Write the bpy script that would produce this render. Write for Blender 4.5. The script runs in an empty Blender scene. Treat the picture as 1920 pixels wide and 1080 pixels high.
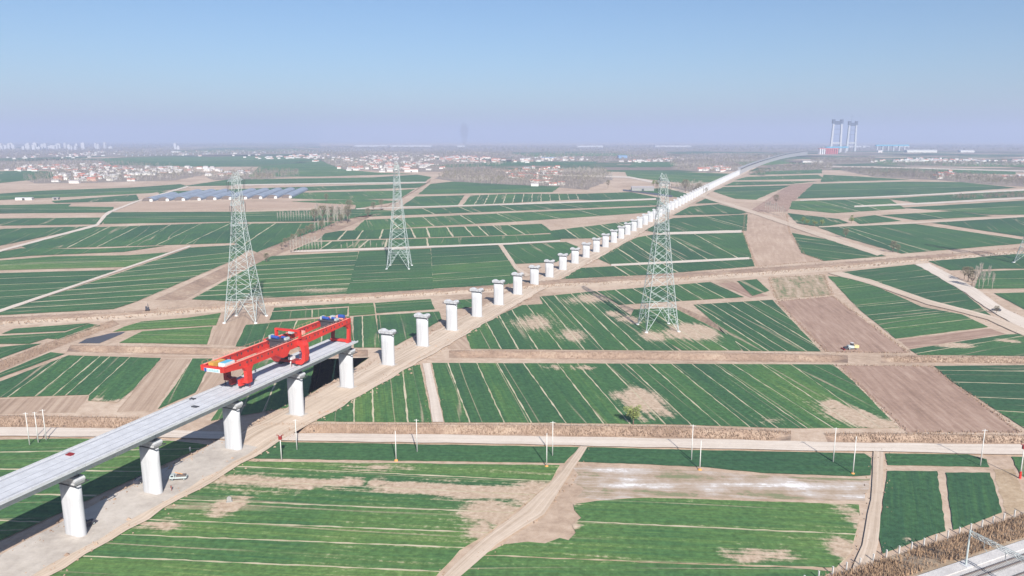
import bpy, bmesh, math, random
from mathutils import Vector, Matrix
from mathutils.geometry import delaunay_2d_cdt

random.seed(7)
rnd = random.random
def U(a, b): return a + (b - a) * rnd()
sc = bpy.context.scene
col = sc.collection

# ------------------------------------------------------------------ camera
CAM_H = 97.6
cam_d = bpy.data.cameras.new('camera'); cam = bpy.data.objects.new('camera', cam_d); col.objects.link(cam)
cam_d.sensor_width = 36; cam_d.lens = 26.25; cam_d.clip_start = .5; cam_d.clip_end = 90000
cam.location = (0, 0, CAM_H); cam.rotation_euler = (math.radians(90 - 11.31), 0, 0)
sc.camera = cam

# ------------------------------------------------------------------ sky, sun, exposure
SUN_EL = math.radians(35)
SUN_AZ = (.25, -.968)
world = bpy.data.worlds.new('World'); sc.world = world; world.use_nodes = True
wn = world.node_tree.nodes; wl = world.node_tree.links
sky = wn.new('ShaderNodeTexSky'); sky.sky_type = 'NISHITA'; sky.sun_disc = False
sky.sun_elevation = SUN_EL; sky.sun_rotation = math.atan2(SUN_AZ[0], SUN_AZ[1])
sky.altitude = 100; sky.air_density = 1.0; sky.dust_density = 1.0; sky.ozone_density = 5.0
tint = wn.new('ShaderNodeMix'); tint.data_type = 'RGBA'; tint.blend_type = 'MULTIPLY'; tint.inputs[0].default_value = 1
wl.new(sky.outputs[0], tint.inputs[6]); tint.inputs[7].default_value = (1.0, 1.07, 1.12, 1)
wl.new(tint.outputs[2], wn['Background'].inputs[0]); wn['Background'].inputs[1].default_value = .06
sun_d = bpy.data.lights.new('sun', 'SUN'); sun_d.energy = 5.0; sun_d.angle = math.radians(.5); sun_d.color = (1, .95, .88)
sun = bpy.data.objects.new('sun', sun_d); col.objects.link(sun)
ce = math.cos(SUN_EL)
sun.rotation_euler = Vector((-SUN_AZ[0] * ce, -SUN_AZ[1] * ce, -math.sin(SUN_EL))).to_track_quat('-Z', 'Y').to_euler()
sc.view_settings.view_transform = 'Standard'; sc.view_settings.look = 'None'
sc.view_settings.exposure = .8; sc.view_settings.gamma = 1; sc.view_settings.use_curve_mapping = False
sc.cycles.max_bounces = 5; sc.cycles.volume_bounces = 1; sc.cycles.use_denoising = True
sc.cycles.transparent_max_bounces = 12

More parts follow.
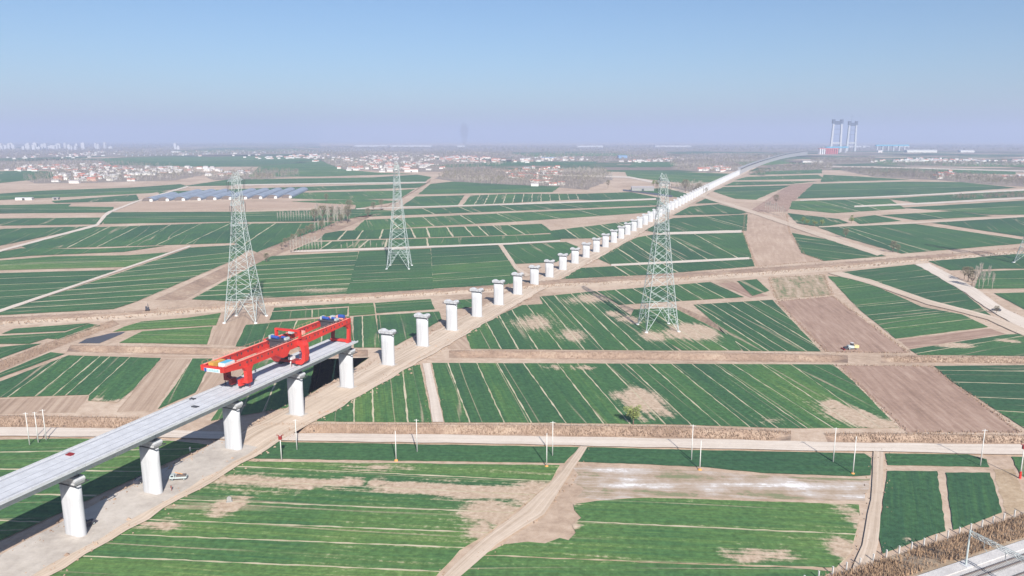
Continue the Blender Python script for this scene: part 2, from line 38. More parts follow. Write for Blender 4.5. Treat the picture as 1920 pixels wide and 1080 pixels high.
# ------------------------------------------------------------------ survey data in metres (x right, y away from the viewpoint)
FIELDS = [([(-79.9,230.2),(22.3,225.9),(16.0,213.8),(-32.9,215.4),(-84.6,217.3)],[],0.15,0.0,0.6,None),([(-84.3,215.0),(14.6,212.3),(11.3,201.5),(3.6,187.9),(-7.3,170.5),(-12.6,164.3),(-19.0,149.7),(-109.0,149.7),(-107.4,153.4),(-100.5,172.5),(-96.2,181.5),(-92.1,191.6),(-88.2,202.5)],[((-84.2,211.5),(11.3,201.5)),((-88.2,202.5),(-6.0,194.2)),((-93.1,190.4),(-8.5,183.5)),((-95.6,179.2),(-5.8,172.5)),((-97.8,171.7),(-11.7,165.5)),((-105.6,162.2),(-16.8,155.3))],0.45,0.27,0.5,None),([(16.7,187.6),(23.4,189.5),(38.4,191.3),(94.2,187.3),(91.0,179.8),(81.0,162.7),(75.1,157.0),(64.5,157.4),(40.0,158.8),(-7.0,162.4),(-2.0,167.0),(3.9,168.2),(8.1,167.5),(11.9,170.0),(14.0,168.9),(16.1,172.5),(15.4,176.5),(18.2,180.1),(16.8,184.1)],[((15.2,178.4),(83.2,172.0))],0.42,0.25,0.5,None),([(-7.0,162.0),(39.9,158.3),(64.2,156.8),(73.5,155.3),(63.2,147.7),(-15.2,147.7)],[],0.4,0.22,0.6,None),([(23.2,225.9),(54.5,223.8),(111.2,220.9),(111.8,217.3),(105.8,205.3),(100.5,204.6),(74.5,206.8),(56.6,211.2),(18.9,215.0)],[],0.12,0.02,0.6,None),([(117.9,220.9),(143.5,220.1),(147.1,216.5),(144.4,210.8),(114.5,212.3)],[],0.15,0.0,0.6,None),([(112.3,208.2),(127.1,208.2),(116.3,186.4),(109.8,173.3),(103.8,170.5),(96.4,166.5),(88.7,162.7),(92.5,172.5)],[],0.05,0.0,0.6,((116.4,208.2),(96.9,167.5))),([(129.1,207.1),(142.2,207.1),(135.2,192.6),(130.2,182.9),(119.9,177.3),(112.1,173.8),(118.3,186.4)],[],0.05,0.0,0.6,((133.3,207.1),(116.6,175.1))),([(156.1,218.5),(163.1,218.1),(151.2,200.8),(150.4,206.0)],[],0.25,0.0,0.6,None),([(-70.9,248.1),(-56.4,286.7),(-48.1,311.0),(-40.4,315.6),(-28.0,247.1)],[((-62.0,279.6),(-55.3,247.1)),((-56.2,286.7),(-48.6,247.6)),((-47.5,311.0),(-36.4,247.1))],0.3,0.06,0.6,None),([(-35.5,318.0),(141.3,315.6),(139.7,292.1),(132.9,242.2),(95.1,241.7),(59.3,245.1),(0.0,247.1),(-23.5,247.1)],[((-28.4,318.0),(-14.2,244.1)),((-15.6,318.0),(-2.2,244.1)),((-6.6,318.0),(7.4,244.1)),((5.0,318.0),(19.4,244.1)),((19.9,318.0),(32.3,244.1)),((28.8,318.0),(41.5,244.1)),((41.4,318.0),(53.6,244.1)),((50.1,318.0),(62.4,244.1)),((60.3,318.0),(72.0,244.1)),((70.2,318.0),(81.8,244.1)),((79.2,318.0),(91.0,244.1)),((89.1,318.0),(101.0,244.1)),((96.9,318.0),(109.9,244.1)),((109.9,318.0),(118.6,244.1)),((122.9,318.0),(126.5,244.1))],0.2,0.13,0.45,None),([(184.6,313.3),(229.5,314.8),(175.8,236.5),(176.1,244.6),(180.1,292.1)],[((181.9,307.2),(223.2,305.7)),((179.7,291.4),(211.6,288.7)),((176.5,273.5),(199.1,270.5)),((175.6,259.1),(189.4,256.4))],0.12,0.0,0.6,None),([(-23.5,370.9),(-7.5,407.2),(6.4,434.5),(19.2,437.4),(18.1,459.0),(53.8,475.6),(62.8,428.8),(77.7,338.4),(70.2,338.4),(-18.7,341.2)],[((-13.8,392.4),(-5.0,340.2)),((-7.2,408.5),(3.0,340.2)),((-0.3,424.6),(12.1,340.2)),((8.6,437.4),(23.4,340.2)),((20.4,441.9),(34.0,340.2)),((27.0,462.2),(42.8,340.2)),((38.2,467.1),(54.2,340.2)),((44.5,468.8),(61.7,340.2)),((55.5,475.6),(76.2,334.9))],0.2,0.18,0.55,None),([(71.3,423.2),(94.5,427.4),(109.9,361.5),(107.3,338.4),(80.2,338.4),(64.4,398.4)],[((79.3,424.6),(92.8,338.4)),((87.1,424.6),(101.5,338.4))],0.25,0.14,0.6,None),([(109.1,435.9),(160.0,449.5),(143.9,336.6),(109.0,337.5),(109.8,364.5)],[((102.5,411.1),(110.9,340.2)),((111.9,416.9),(119.2,344.9)),((121.5,422.9),(127.7,349.6)),((131.3,429.0),(136.5,354.4)),((141.5,435.4),(145.5,359.4)),((151.9,441.9),(154.7,364.5))],0.15,0.04,0.6,None),([(57.2,475.6),(136.4,506.8),(144.1,459.0),(65.0,437.4)],[((68.1,479.1),(73.4,441.9)),((80.9,482.6),(87.5,446.4)),((98.5,491.7),(103.5,449.5)),((112.9,495.4),(117.7,451.0)),((126.6,502.9),(132.7,454.2))],0.18,0.04,0.9,None),([(158.2,510.7),(171.3,516.7),(166.9,479.1),(153.0,463.8)],[],0.25,0.0,0.6,((162.2,491.7),(163.3,467.1))),([(229.0,529.2),(240.3,524.9),(243.5,491.7),(242.4,449.5),(241.0,430.2),(253.4,411.1),(250.4,383.0),(192.1,360.4),(203.1,423.2)],[((223.9,488.0),(255.2,501.0)),((207.0,431.6),(244.6,444.9)),((201.5,409.8),(244.8,424.6)),((198.5,397.2),(254.2,417.7)),((194.3,378.5),(256.2,400.9))],0.15,0.04,0.55,None),([(246.7,546.6),(315.8,580.1),(310.5,548.9),(291.3,475.6),(269.3,411.1),(265.6,420.4),(252.1,468.8),(250.5,512.7)],[((242.4,504.9),(304.0,533.4)),((251.4,465.5),(296.5,484.4))],0.12,0.0,0.55,None),([(339.5,595.7),(435.7,635.3),(451.6,638.4),(401.4,565.3),(376.8,565.3),(333.8,558.1)],[],0.12,0.0,0.6,((388.1,591.2),(376.5,556.6))),([(352.3,548.9),(396.5,558.1),(348.4,488.0),(308.9,486.2)],[((328.0,518.8),(372.3,522.9))],0.22,0.0,0.6,None),([(310.6,468.8),(337.5,472.2),(295.6,411.1)],[],0.2,0.0,0.6,((313.7,449.0),(308.0,428.3))),([(187.5,339.3),(250.2,366.6),(266.5,368.7),(239.1,328.8),(186.8,330.5)],[((187.7,333.1),(246.8,359.4))],0.18,0.1,0.6,None),([(-217.2,303.4),(-214.7,334.9),(-206.5,332.2),(-213.9,292.1),(-218.0,294.9)],[],0.2,0.0,0.6,None),([(-210.6,284.1),(-203.5,329.6),(-159.0,325.4),(-150.0,282.2),(-148.8,267.6),(-160.8,269.3),(-163.9,275.9),(-202.3,272.3)],[((-202.6,317.2),(-193.4,270.5)),((-194.1,321.3),(-183.5,272.3)),((-187.1,322.9),(-177.1,273.5)),((-182.1,321.3),(-172.4,273.5)),((-173.8,327.1),(-163.2,271.7))],0.14,0.0,0.45,None),([(-144.4,324.6),(-135.4,324.6),(-123.9,278.4),(-130.1,260.2),(-135.7,288.1)],[],0.15,0.0,0.6,None),([(-116.3,322.1),(-77.1,324.6),(-64.9,326.2),(-69.5,305.7),(-76.6,284.1),(-82.8,261.9),(-106.1,248.6),(-112.0,288.1)],[((-89.4,325.4),(-78.2,270.5)),((-101.7,322.1),(-90.0,253.8)),((-79.7,325.4),(-73.1,289.4))],0.35,0.05,0.6,None),([(-175.9,231.5),(-146.7,232.9),(-110.4,230.7),(-98.7,227.6),(-104.2,216.5),(-126.6,168.7),(-134.4,158.1)],[((-172.1,221.3),(-152.3,222.2)),((-160.5,209.7),(-113.1,207.8)),((-152.7,194.2),(-108.1,191.9)),((-142.0,179.2),(-104.3,176.5))],0.4,0.08,0.6,None),([(-259.8,378.5),(-228.0,390.0),(-231.0,374.1),(-259.4,368.7)],[],0.2,0.0,0.6,None),([(-262.2,362.5),(-229.7,370.9),(-230.8,361.5),(-234.0,349.6),(-253.4,349.6)],[],0.2,0.0,0.6,None),([(-250.1,341.2),(-234.8,347.7),(-228.3,349.6),(-232.4,315.6)],[],0.2,0.0,0.6,None),([(-226.5,388.8),(-219.2,385.3),(-223.9,357.4),(-230.4,359.4)],[],0.2,0.0,0.6,None),([(-200.8,393.6),(-180.2,402.2),(-166.3,413.7),(-158.4,386.5),(-194.1,377.4),(-204.8,373.0),(-204.4,383.0)],[((-201.9,391.2),(-162.6,400.9))],0.4,0.05,0.6,None),([(-190.3,373.0),(-158.5,383.0),(-147.8,348.6),(-191.0,351.5)],[],0.45,0.0,0.6,None),([(-141.6,386.5),(-131.1,390.0),(-121.2,344.9),(-131.9,344.9)],[],0.15,0.0,0.6,None),([(-138.7,427.4),(-98.9,438.9),(-97.6,433.0),(-137.1,420.4)],[],0.2,0.0,0.6,((-118.3,429.8),(-105.5,410.8))),([(-136.5,416.4),(-97.0,427.4),(-93.8,409.8),(-132.3,398.4)],[((-116.6,424.6),(-109.8,398.4))],0.25,0.1,0.6,None),([(-130.6,391.2),(-90.9,405.9),(-78.1,354.4),(-78.7,343.0),(-119.9,344.9)],[((-117.3,396.0),(-107.1,340.2)),((-103.4,402.2),(-90.7,340.2))],0.35,0.1,0.6,None),([(-97.0,437.4),(-84.7,440.4),(-78.4,412.4),(-90.8,408.5)],[((-96.1,430.2),(-82.4,433.0))],0.25,0.1,0.6,None),([(-81.8,440.4),(-51.1,451.0),(-46.0,424.6),(-76.4,415.1)],[((-83.1,436.7),(-48.3,446.4))],0.2,0.0,0.6,None),([(-87.9,404.7),(-77.3,408.5),(-63.2,343.0),(-74.9,343.0)],[((-84.2,408.5),(-70.7,342.1))],0.2,0.0,0.6,None),([(-75.5,408.5),(-42.3,417.7),(-38.9,398.4),(-55.9,346.7),(-62.5,343.0)],[],0.15,0.0,0.6,None),([(-34.4,447.9),(-24.7,451.0),(-23.1,431.6),(-31.8,426.0)],[],0.3,0.2,0.6,((-28.5,438.9),(-19.3,419.1))),([(-196.4,452.6),(-199.1,516.7),(-201.8,623.5),(-136.4,647.6),(-105.7,470.5),(-153.6,457.3),(-170.3,447.9)],[((-183.4,465.5),(-109.1,486.2)),((-184.9,481.4),(-111.8,502.4)),((-186.5,498.3),(-114.6,519.6)),((-188.2,516.4),(-117.6,538.1)),((-190.1,535.9),(-120.8,557.8)),((-192.0,556.8),(-124.3,579.0)),((-194.2,579.4),(-128.1,601.8)),((-196.4,603.8),(-132.1,626.4))],0.2,0.1,1.7,None),([(-132.4,650.8),(-75.5,667.0),(-54.0,484.4),(-104.3,470.5)],[((-111.8,512.7),(-58.3,524.9)),((-122.3,572.6),(-65.5,587.8))],0.15,0.03,1,None),([(-71.0,670.3),(-13.9,687.5),(-1.3,580.1),(2.0,544.4),(0.7,502.9),(-50.5,488.0)],[((-54.1,512.7),(0.8,535.6)),((-61.5,577.6),(-2.2,601.0)),((-65.9,620.6),(-9.3,641.4))],0.13,0.0,1,None),([(-8.9,687.5),(50.0,709.2),(57.9,680.5),(45.7,632.3),(33.6,595.7),(3.0,587.8)],[],0.12,0.0,0.6,((29.7,645.6),(39.3,604.7))),([(-191.8,778.8),(-183.0,797.2),(0.0,852.3),(30.9,863.1),(39.6,787.9),(0.0,770.0),(-186.0,728.4)],[((-178.4,801.9),(-170.8,728.4)),((-161.1,801.9),(-153.0,728.4)),((-140.9,811.5),(-131.3,736.4)),((-112.6,826.3),(-96.9,744.5)),((-94.8,826.3),(-82.4,744.5)),((-72.7,831.4),(-59.2,748.6)),((-52.8,836.5),(-39.2,757.0)),((-38.0,841.7),(-24.6,761.3)),((-21.2,847.0),(-6.6,770.0)),((-3.1,852.3),(13.8,770.0))],0.13,0.0,1.6,None),([(-188.9,709.2),(0.0,757.0),(41.5,770.0),(44.8,732.4),(0.0,709.2),(-191.4,663.7)],[((-174.4,713.0),(-172.3,663.7)),((-140.7,724.5),(-139.2,670.3)),((-123.1,728.4),(-116.1,677.1)),((-84.7,736.4),(-77.4,684.0))],0.25,0.1,1.6,None),([(-166.7,806.7),(-174.3,909.3),(0.0,995.5),(213.8,1090.7),(183.9,1010.2),(0.0,897.3),(-97.1,847.0)],[((-154.7,940.7),(-123.0,816.4)),((-116.7,960.5),(-87.5,841.7)),((-70.1,981.2),(-43.5,868.6)),((-21.3,995.5),(3.2,897.3)),((28.9,1010.2),(59.7,927.9)),((89.8,1048.9),(110.6,967.3))],0.22,0.06,1.4,None),([(42.9,797.2),(175.8,927.9),(160.6,879.9),(118.1,783.3),(80.3,744.5),(47.9,740.4)],[((58.5,816.4),(66.2,736.4)),((79.9,836.5),(87.2,758.4)),((102.4,857.7),(109.4,781.8)),((126.0,879.9),(133.1,806.7))],0.2,0.0,1.5,None),([(-174.0,974.2),(-153.4,1048.9),(0.0,1117.3),(231.7,1205.5),(224.8,1126.5),(0.0,1033.1),(-175.0,960.5)],[((-130.2,1073.6),(-101.6,981.2)),((-77.8,1090.7),(-49.8,995.5)),((-15.8,1108.3),(10.8,1010.2)),((66.4,1164.7),(99.5,1073.6))],0.2,0.0,1.6,None),([(-156.4,1108.3),(-159.8,1284.2),(-88.4,1308.6),(-87.1,1164.7),(-86.9,1108.3)],[],0.22,0.05,0.6,((-115.6,1188.9),(-83.6,1060.3))),([(-67.0,1308.6),(0.0,1346.9),(119.6,1346.9),(112.7,1238.1),(0.0,1164.7),(-68.2,1126.5)],[((-56.3,1321.1),(-56.6,1135.8)),((-41.1,1324.6),(-42.4,1141.8)),((-25.7,1328.0),(-28.1,1147.9)),((-10.3,1331.5),(-13.6,1154.0)),((5.2,1335.0),(1.1,1160.2)),((20.8,1338.6),(15.9,1166.5)),((36.4,1342.1),(30.8,1172.8)),((52.2,1345.7),(45.9,1179.2)),((68.0,1349.3),(61.2,1185.7)),((83.9,1352.9),(76.7,1192.2)),((99.9,1356.5),(92.3,1198.8)),((116.0,1360.1),(108.1,1205.5))],0.2,0.0,1.2,None),([(-162.7,1346.9),(-173,1652),(-135,1735),(0,1614),(94,1559),(69.7,1401.5),(-58.5,1373.7)],[((-125.7,1476.3),(74.1,1492.2))],0.25,0.0,2,None),([(126.3,1346.9),(216.8,1387.5),(242.1,1260.7),(237.5,1227.0),(153.1,1195.1),(115.2,1227.0)],[],0.2,0.0,0.6,((181.6,1270.4),(182.0,1125.0))),([(233.3,1460.7),(316,1508),(317.4,1321.1),(291.4,1260.7),(262.9,1321.1)],[],0.18,0.0,0.6,((284.4,1368.2),(272.4,1201.3))),([(357,2349),(466,2273),(621,2134),(483,1757),(391,1672),(304,1954)],[((332,2134),(575,1982)),((308,1982),(517,1826))],0.3,0.0,4,None),([(32.2,520.8),(51.0,562.9),(74.3,570.1),(195.1,606.5),(187.4,575.1),(97.6,537.8)],[((79.5,577.6),(86.1,527.0)),((99.5,585.2),(103.4,537.8)),((119.6,590.4),(123.9,542.2))],0.15,0.0,1,None),([(73.3,614.9),(97.1,673.7),(128.4,744.5),(147.4,765.6),(240.7,783.3),(197.3,617.7),(80.5,585.2)],[((95.1,677.1),(103.7,572.6)),((114.8,709.2),(120.7,585.2)),((137.2,748.6),(139.4,593.0)),((159.5,765.6),(160.8,601.0)),((190.1,778.8),(188.0,612.1))],0.14,0.03,1,None),([(147.6,806.7),(173.1,863.1),(204.4,927.9),(303.5,974.2),(249.4,806.7),(160.3,783.3)],[((247.1,960.5),(259.4,841.7))],0.14,0.0,1.2,None),([(217.2,974.2),(264.4,1090.7),(309.0,1126.5),(313.7,1010.2),(296.5,988.3)],[],0.16,0.0,0.6,((279.4,1034.7),(270.5,935.5))),([(289.6,1154.9),(328.2,1260.7),(321.0,1164.7)],[],0.18,0.0,0.6,((312.5,1191.6),(298.9,1062.5))),([(295.2,778.8),(308.5,724.5),(313.1,626.4),(256.3,603.8),(254.6,641.4)],[((264.6,673.7),(296.8,632.3)),((279.9,720.6),(309.2,670.3))],0.12,0.0,1,None),([(368.5,988.3),(398.8,921.6),(391.8,879.9),(349.0,847.0),(339.9,874.2)],[],0.2,0.0,0.6,((369.2,899.7),(353.9,823.3))),([(346.9,831.4),(466.8,863.1),(500.3,724.5),(490.0,709.2),(340.5,644.5),(338.9,748.6)],[((374.7,816.4),(369.0,673.7)),((367.3,826.3),(346.0,657.2))],0.12,0.0,1,None),([(499.6,885.6),(645.6,940.7),(681.7,953.8),(532.3,740.4),(522.1,757.0)],[],0.13,0.0,0.6,((570.8,845.9),(540.4,777.9))),([(426.0,927.9),(466.8,960.5),(465.3,903.2),(411.3,874.2)],[],0.18,0.0,0.6,((441.8,915.4),(420.2,836.5))),([(485.2,967.3),(603.0,1017.7),(609.6,960.5),(495.7,915.4)],[((540.3,995.5),(537.5,927.9))],0.2,0.0,1.6,None),([(448.7,1184.8),(616.6,1238.1),(554.6,1065.3),(431.1,1002.8),(398.1,1057.0)],[((489.1,1205.5),(475.7,1025.4)),((540.6,1205.5),(512.5,1041.0))],0.2,0.0,1.6,None),([(667,1652),(909,1735),(1020,1713),(1017,1525),(694.9,1321.1),(479.9,1249.3)],[((563.7,1430.5),(962,1559))],0.22,0.0,3,None),([(625.4,1238.1),(703.1,1284.2),(945.1,1415.9),(1036.8,1460.7),(947.9,1333.9),(630.4,1164.7)],[],0.22,0.0,0.6,((803.1,1308.6),(731.6,1154.9))),([(566.6,1073.6),(873.1,1227.0),(700.9,981.2),(623.8,981.2),(614.8,1025.4)],[((594.2,1041.0),(796.3,1117.3))],0.17,0.0,2,None),([(861,2070),(896,2011),(957,1826),(715,1735)],[],0.25,0.0,0.6,((854,1901),(748,1595))),([(384.1,1415.9),(440,1542),(586,1595),(468.4,1373.7),(394.6,1227.0),(374.3,1238.1)],[((384.3,1387.5),(492.5,1445.5))],0.18,0.0,2,None),([(456,1595),(516,1735),(707,1757),(609,1652)],[],0.2,0.0,0.6,((569,1682),(514.3,1438.0))),([(538,1802),(611,1954),(834,2070),(776,1875)],[],0.25,0.0,0.6,((686,1920),(605,1609))),([(654,2070),(746,2273),(995,2431),(884,2167)],[],0.35,0.0,0.6,((814,2227),(700,1820))),([(-290.6,421.8),(-288.7,546.6),(-291.3,673.7),(-241.3,698.2),(-229.4,598.3),(-230.9,444.9),(-234.0,426.0),(-296.8,408.5)],[((-306.0,421.8),(-230.9,444.9)),((-304.9,438.1),(-231.1,463.8)),((-303.8,455.7),(-231.2,484.4)),((-302.5,474.8),(-231.3,506.8)),((-301.1,495.4),(-231.5,531.3)),((-299.6,517.7),(-231.6,558.1)),((-298.0,542.2),(-231.8,587.8)),((-296.2,568.9),(-232.0,620.6)),((-294.3,598.3),(-232.2,657.2))],0.16,0.05,1.6,None),([(-387.9,540.0),(-296.2,555.8),(-296.6,451.0),(-298.6,411.1)],[((-328.5,454.2),(-296.6,467.1)),((-342.1,473.9),(-296.2,488.0)),((-357.0,495.4),(-295.9,510.7)),((-373.2,518.8),(-295.5,535.6))],0.15,0.0,1.2,None),([(-424.7,593.0),(-385.6,620.6),(-325.7,626.4),(-297.7,644.5),(-300.7,572.6),(-398.9,555.8)],[((-412.3,575.1),(-312.9,601.0))],0.4,0.25,1.5,None),([(-451.6,687.5),(-466.1,831.4),(-327.6,879.9),(-265.4,709.2),(-325.1,694.6),(-434.9,670.3)],[((-407.0,680.5),(-450.3,826.3)),((-382.3,684.8),(-421.2,836.5)),((-357.4,689.2),(-391.5,847.0)),((-332.2,693.7),(-361.0,857.7)),((-306.6,698.2),(-329.7,868.6))],0.16,0.03,1,None),([(-576.2,811.5),(-475.3,841.7),(-478.3,670.3)],[],0.15,0.0,0.6,((-508.3,767.0),(-489.6,714.2))),([(-449.9,629.4),(-442.4,667.0),(-378.0,663.7),(-325.2,684.0),(-342.7,650.8),(-409.0,629.4),(-434.1,606.5)],[],0.22,0.1,0.6,((-398.4,646.3),(-388.7,608.1))),([(-537.0,1002.8),(-375.1,1010.2),(-333.9,897.3),(-473.3,874.2)],[((-505.7,940.7),(-354.5,953.8))],0.15,0.0,2,None),([(-652.6,921.6),(-513.0,934.2),(-484.0,868.6),(-604.5,852.3)],[],0.2,0.0,0.6,((-563.3,892.9),(-537.6,822.6))),([(-782.0,1108.3),(-675.7,1135.8),(-653.2,1090.7),(-582.5,1082.1),(-546.7,1010.2),(-703.8,995.5)],[((-746.5,1057.0),(-565.0,1048.9))],0.18,0.0,2,None),([(-727.4,1195.1),(-666.7,1321.1),(-600.6,1195.1),(-705.0,1164.7)],[],0.2,0.0,0.6,((-675.3,1216.2),(-630.1,1090.7))),([(-929.6,1321.1),(-893.8,1430.5),(-768,1525),(-723,1633),(-675,1559),(-663.6,1373.7),(-746.5,1296.3),(-849.5,1205.5)],[((-895.8,1272.3),(-677.2,1445.5))],0.25,0.0,3,None),([(-1589,2273),(-1493,2349),(-1335,2236),(-1170,1901),(-1146,1633)],[],0.25,0.0,0.6,((-1326,2040),(-1152,1713))),([(-337.4,1184.8),(-244.5,1227.0),(-185.6,1184.8),(-221.9,1065.3),(-229.6,1126.5)],[],0.35,0.2,0.6,((-243.2,1154.9),(-198.8,1033.1))),([(-372.4,1002.8),(-218.5,1048.9),(-164.7,1025.4),(-201.1,953.8),(-212.0,903.2),(-331.8,891.4)],[((-356.9,960.5),(-252.3,981.2))],0.16,0.0,2,None),([(-323.9,863.1),(-226.8,879.9),(-214.3,885.6),(-214.5,797.2),(-224.6,709.2),(-224.4,650.8),(-262.9,709.2)],[((-304.8,868.6),(-287.5,770.0)),((-276.8,868.6),(-256.7,728.4))],0.2,0.05,1.2,None),([(-390.3,1373.7),(-223.4,1430.5),(-193.8,1476.3),(-191.1,1249.3),(-296.9,1227.0),(-362.6,1249.3)],[],0.3,0.08,0.6,((-278.0,1327.5),(-223.8,1169.6))),([(-656.9,1401.5),(-438,1542),(-255,1633),(-196,1672),(-195,1525),(-406.3,1430.5),(-599.0,1296.3)],[],0.22,0.0,0.6,((-404.0,1489.9),(-327.8,1294.5))),([(-685,1826),(-355,1927),(-263,2070),(-214,1954),(-206,1735),(-463,1633),(-682,1577)],[((-643,1713),(-223,1850))],0.22,0.0,2.5,None),([(-900,2713),(-853,3364),(-660,2767),(-546,2431),(-397,2201),(-287,2134),(-505,1982),(-687,1982)],[((-771,2273),(-522,2310))],0.3,0.0,5,None),([(-2071,3821),(-1448,4287),(-919,3624),(-956,2767),(-1052,2662),(-1523,2881)],[((-1759,3285),(-1219,3533))],0.3,0.0,8,None),([(-299,2823),(0,3285),(370,3285),(273,2767),(81,2881),(-203,2612)],[],0.3,0.0,0.6,((27,2921),(63,2260))),([(520,3210),(679,3210),(593,2713),(406,2612)],[],0.35,0.0,0.6,((544,2910),(463,2254))),([(1158,2564),(1407,2431),(1509,2273),(1396,2101),(1092,2273)],[],0.4,0.0,0.6,((1316,2318),(1104,1880))),([(1692,3533),(1991,3364),(2074,2941),(1843,2612),(1431,2941)],[],0.45,0.0,0.6,((1806,3043),(1430,2333))),([(0,5056),(700,5244),(746,4421),(117,4160)],[],0.5,0.0,0.6,((387,4678),(323,3192))),([(-2726,6159),(-1991,7086),(-1558,6159),(-2212,5244)],[],0.5,0.0,0.6,((-2130,6093),(-1448,3901))),([(950,3210),(1214,3446),(1147,3070),(842,2713)],[],0.45,0.0,0.6,((1028,3087),(830,2359))),([(1177,1652),(1643,1693),(1515,1525),(1064.2,1492.2)],[((1323,1652),(1207.1,1492.2)),((1464,1652),(1339.5,1492.2))],0.2,0.06,1,None),([(1000.3,1401.5),(1391.4,1430.5),(1266.8,1272.3),(893.1,1249.3)],[((1124.7,1401.5),(1013.1,1249.3)),((1244.2,1401.5),(1124.2,1249.3))],0.2,0.06,1,None),([(847.7,1184.8),(1175.5,1205.5),(995.3,995.5),(704.4,981.2)],[((953.2,1184.8),(799.1,981.2)),((1054.4,1184.8),(886.7,981.2))],0.2,0.06,1,None),([(671.3,934.2),(927.6,947.2),(761.5,757.0),(540.7,748.6)],[((754.8,934.2),(613.3,748.6)),((835.0,934.2),(680.6,748.6))],0.2,0.06,1,None),([(450.6,620.6),(619.8,626.4),(578.2,570.1),(411.6,565.3)],[((506.6,620.6),(466.9,565.3)),((560.4,620.6),(518.1,565.3))],0.2,0.06,1,None),([(400.1,548.9),(549.8,553.5),(495.9,486.2),(353.5,482.6)],[((449.9,548.9),(400.9,482.6)),((497.7,548.9),(444.9,482.6))],0.2,0.06,1,None),([(342.6,467.1),(470.2,470.5),(414.7,403.4),(295.9,400.9)],[((385.2,467.1),(335.7,400.9)),((426.1,467.1),(372.5,400.9))],0.2,0.06,1,None),([(287.4,388.8),(394.1,391.2),(350.1,337.5),(250.1,335.7)],[((323.2,388.8),(283.7,335.7)),((357.5,388.8),(314.8,335.7))],0.2,0.06,1,None),([(231.6,309.4),(317.1,311.0),(292.7,279.0),(209.3,277.8)],[((260.4,309.4),(237.4,277.8)),((288.0,309.4),(263.4,277.8))],0.2,0.06,1,None),([(206.7,274.1),(282.9,275.3),(256.2,241.7),(183.2,240.7)],[((232.4,274.1),(207.8,240.7)),((257.1,274.1),(230.6,240.7))],0.2,0.06,1,None),([(166.2,216.5),(227.3,217.3),(216.7,201.5),(155.1,200.8)],[((186.8,216.5),(175.9,200.8)),((206.7,216.5),(195.2,200.8))],0.2,0.06,1,None),([(-1504,1559),(-1113,1559),(-878.3,1227.0),(-1213.6,1227.0)],[((-1250,1559),(-991.0,1227.0)),((-1382,1559),(-1100.1,1227.0))],0.2,0.06,1,None),([(-1128.0,1164.7),(-834.4,1164.7),(-715.2,995.5),(-988.2,995.5)],[((-937.3,1164.7),(-806.9,995.5)),((-1036.8,1164.7),(-895.8,995.5))],0.2,0.06,1,None),([(-933.5,960.5),(-690.6,960.5),(-589.0,816.4),(-813.8,816.4)],[((-775.7,960.5),(-664.5,816.4)),((-858.0,960.5),(-737.7,816.4))],0.2,0.06,1,None),([(-764.8,783.3),(-565.7,783.3),(-481.4,663.7),(-665.1,663.7)],[((-635.4,783.3),(-543.1,663.7)),((-702.9,783.3),(-602.9,663.7))],0.2,0.06,1,None),([(-615.3,626.4),(-455.1,626.4),(-400.5,548.9),(-553.4,548.9)],[((-511.2,626.4),(-451.9,548.9)),((-565.5,626.4),(-501.6,548.9))],0.2,0.06,1,None),([(-524.7,531.3),(-388.1,531.3),(-308.1,417.7),(-425.7,417.7)],[((-435.9,531.3),(-347.6,417.7)),((-482.2,531.3),(-385.9,417.7))],0.2,0.06,1,None),([(-373.9,373.0),(-276.6,373.0),(-262.1,352.5),(-362.2,352.5)],[((-310.7,373.0),(-295.7,352.5)),((-343.7,373.0),(-328.3,352.5))],0.2,0.06,1,None),([(-236.7,228.9),(-175.1,228.9),(-157.7,204.3),(-217.9,204.3)],[((-196.6,228.9),(-177.9,204.3)),((-217.5,228.9),(-197.5,204.3))],0.2,0.06,1,None),([(-210.8,201.8),(-156.0,201.8),(-135.3,172.5),(-187.0,172.5)],[((-175.2,201.8),(-152.7,172.5)),((-193.8,201.8),(-169.5,172.5))],0.2,0.06,1,None),([(-108.4,146.9),(-18.6,146.9),(-19.3,118.4),(-108.2,118.4)],[((-104.0,138.4),(-19.8,137.5)),((-100.1,129.3),(-19.7,128.5))],0.4,0.2,0.6,None),([(-12.8,146.9),(60.6,146.9),(49.3,118.4),(-16.4,118.4)],[((-13.1,136.6),(55.5,135.8))],0.4,0.2,0.6,None)]
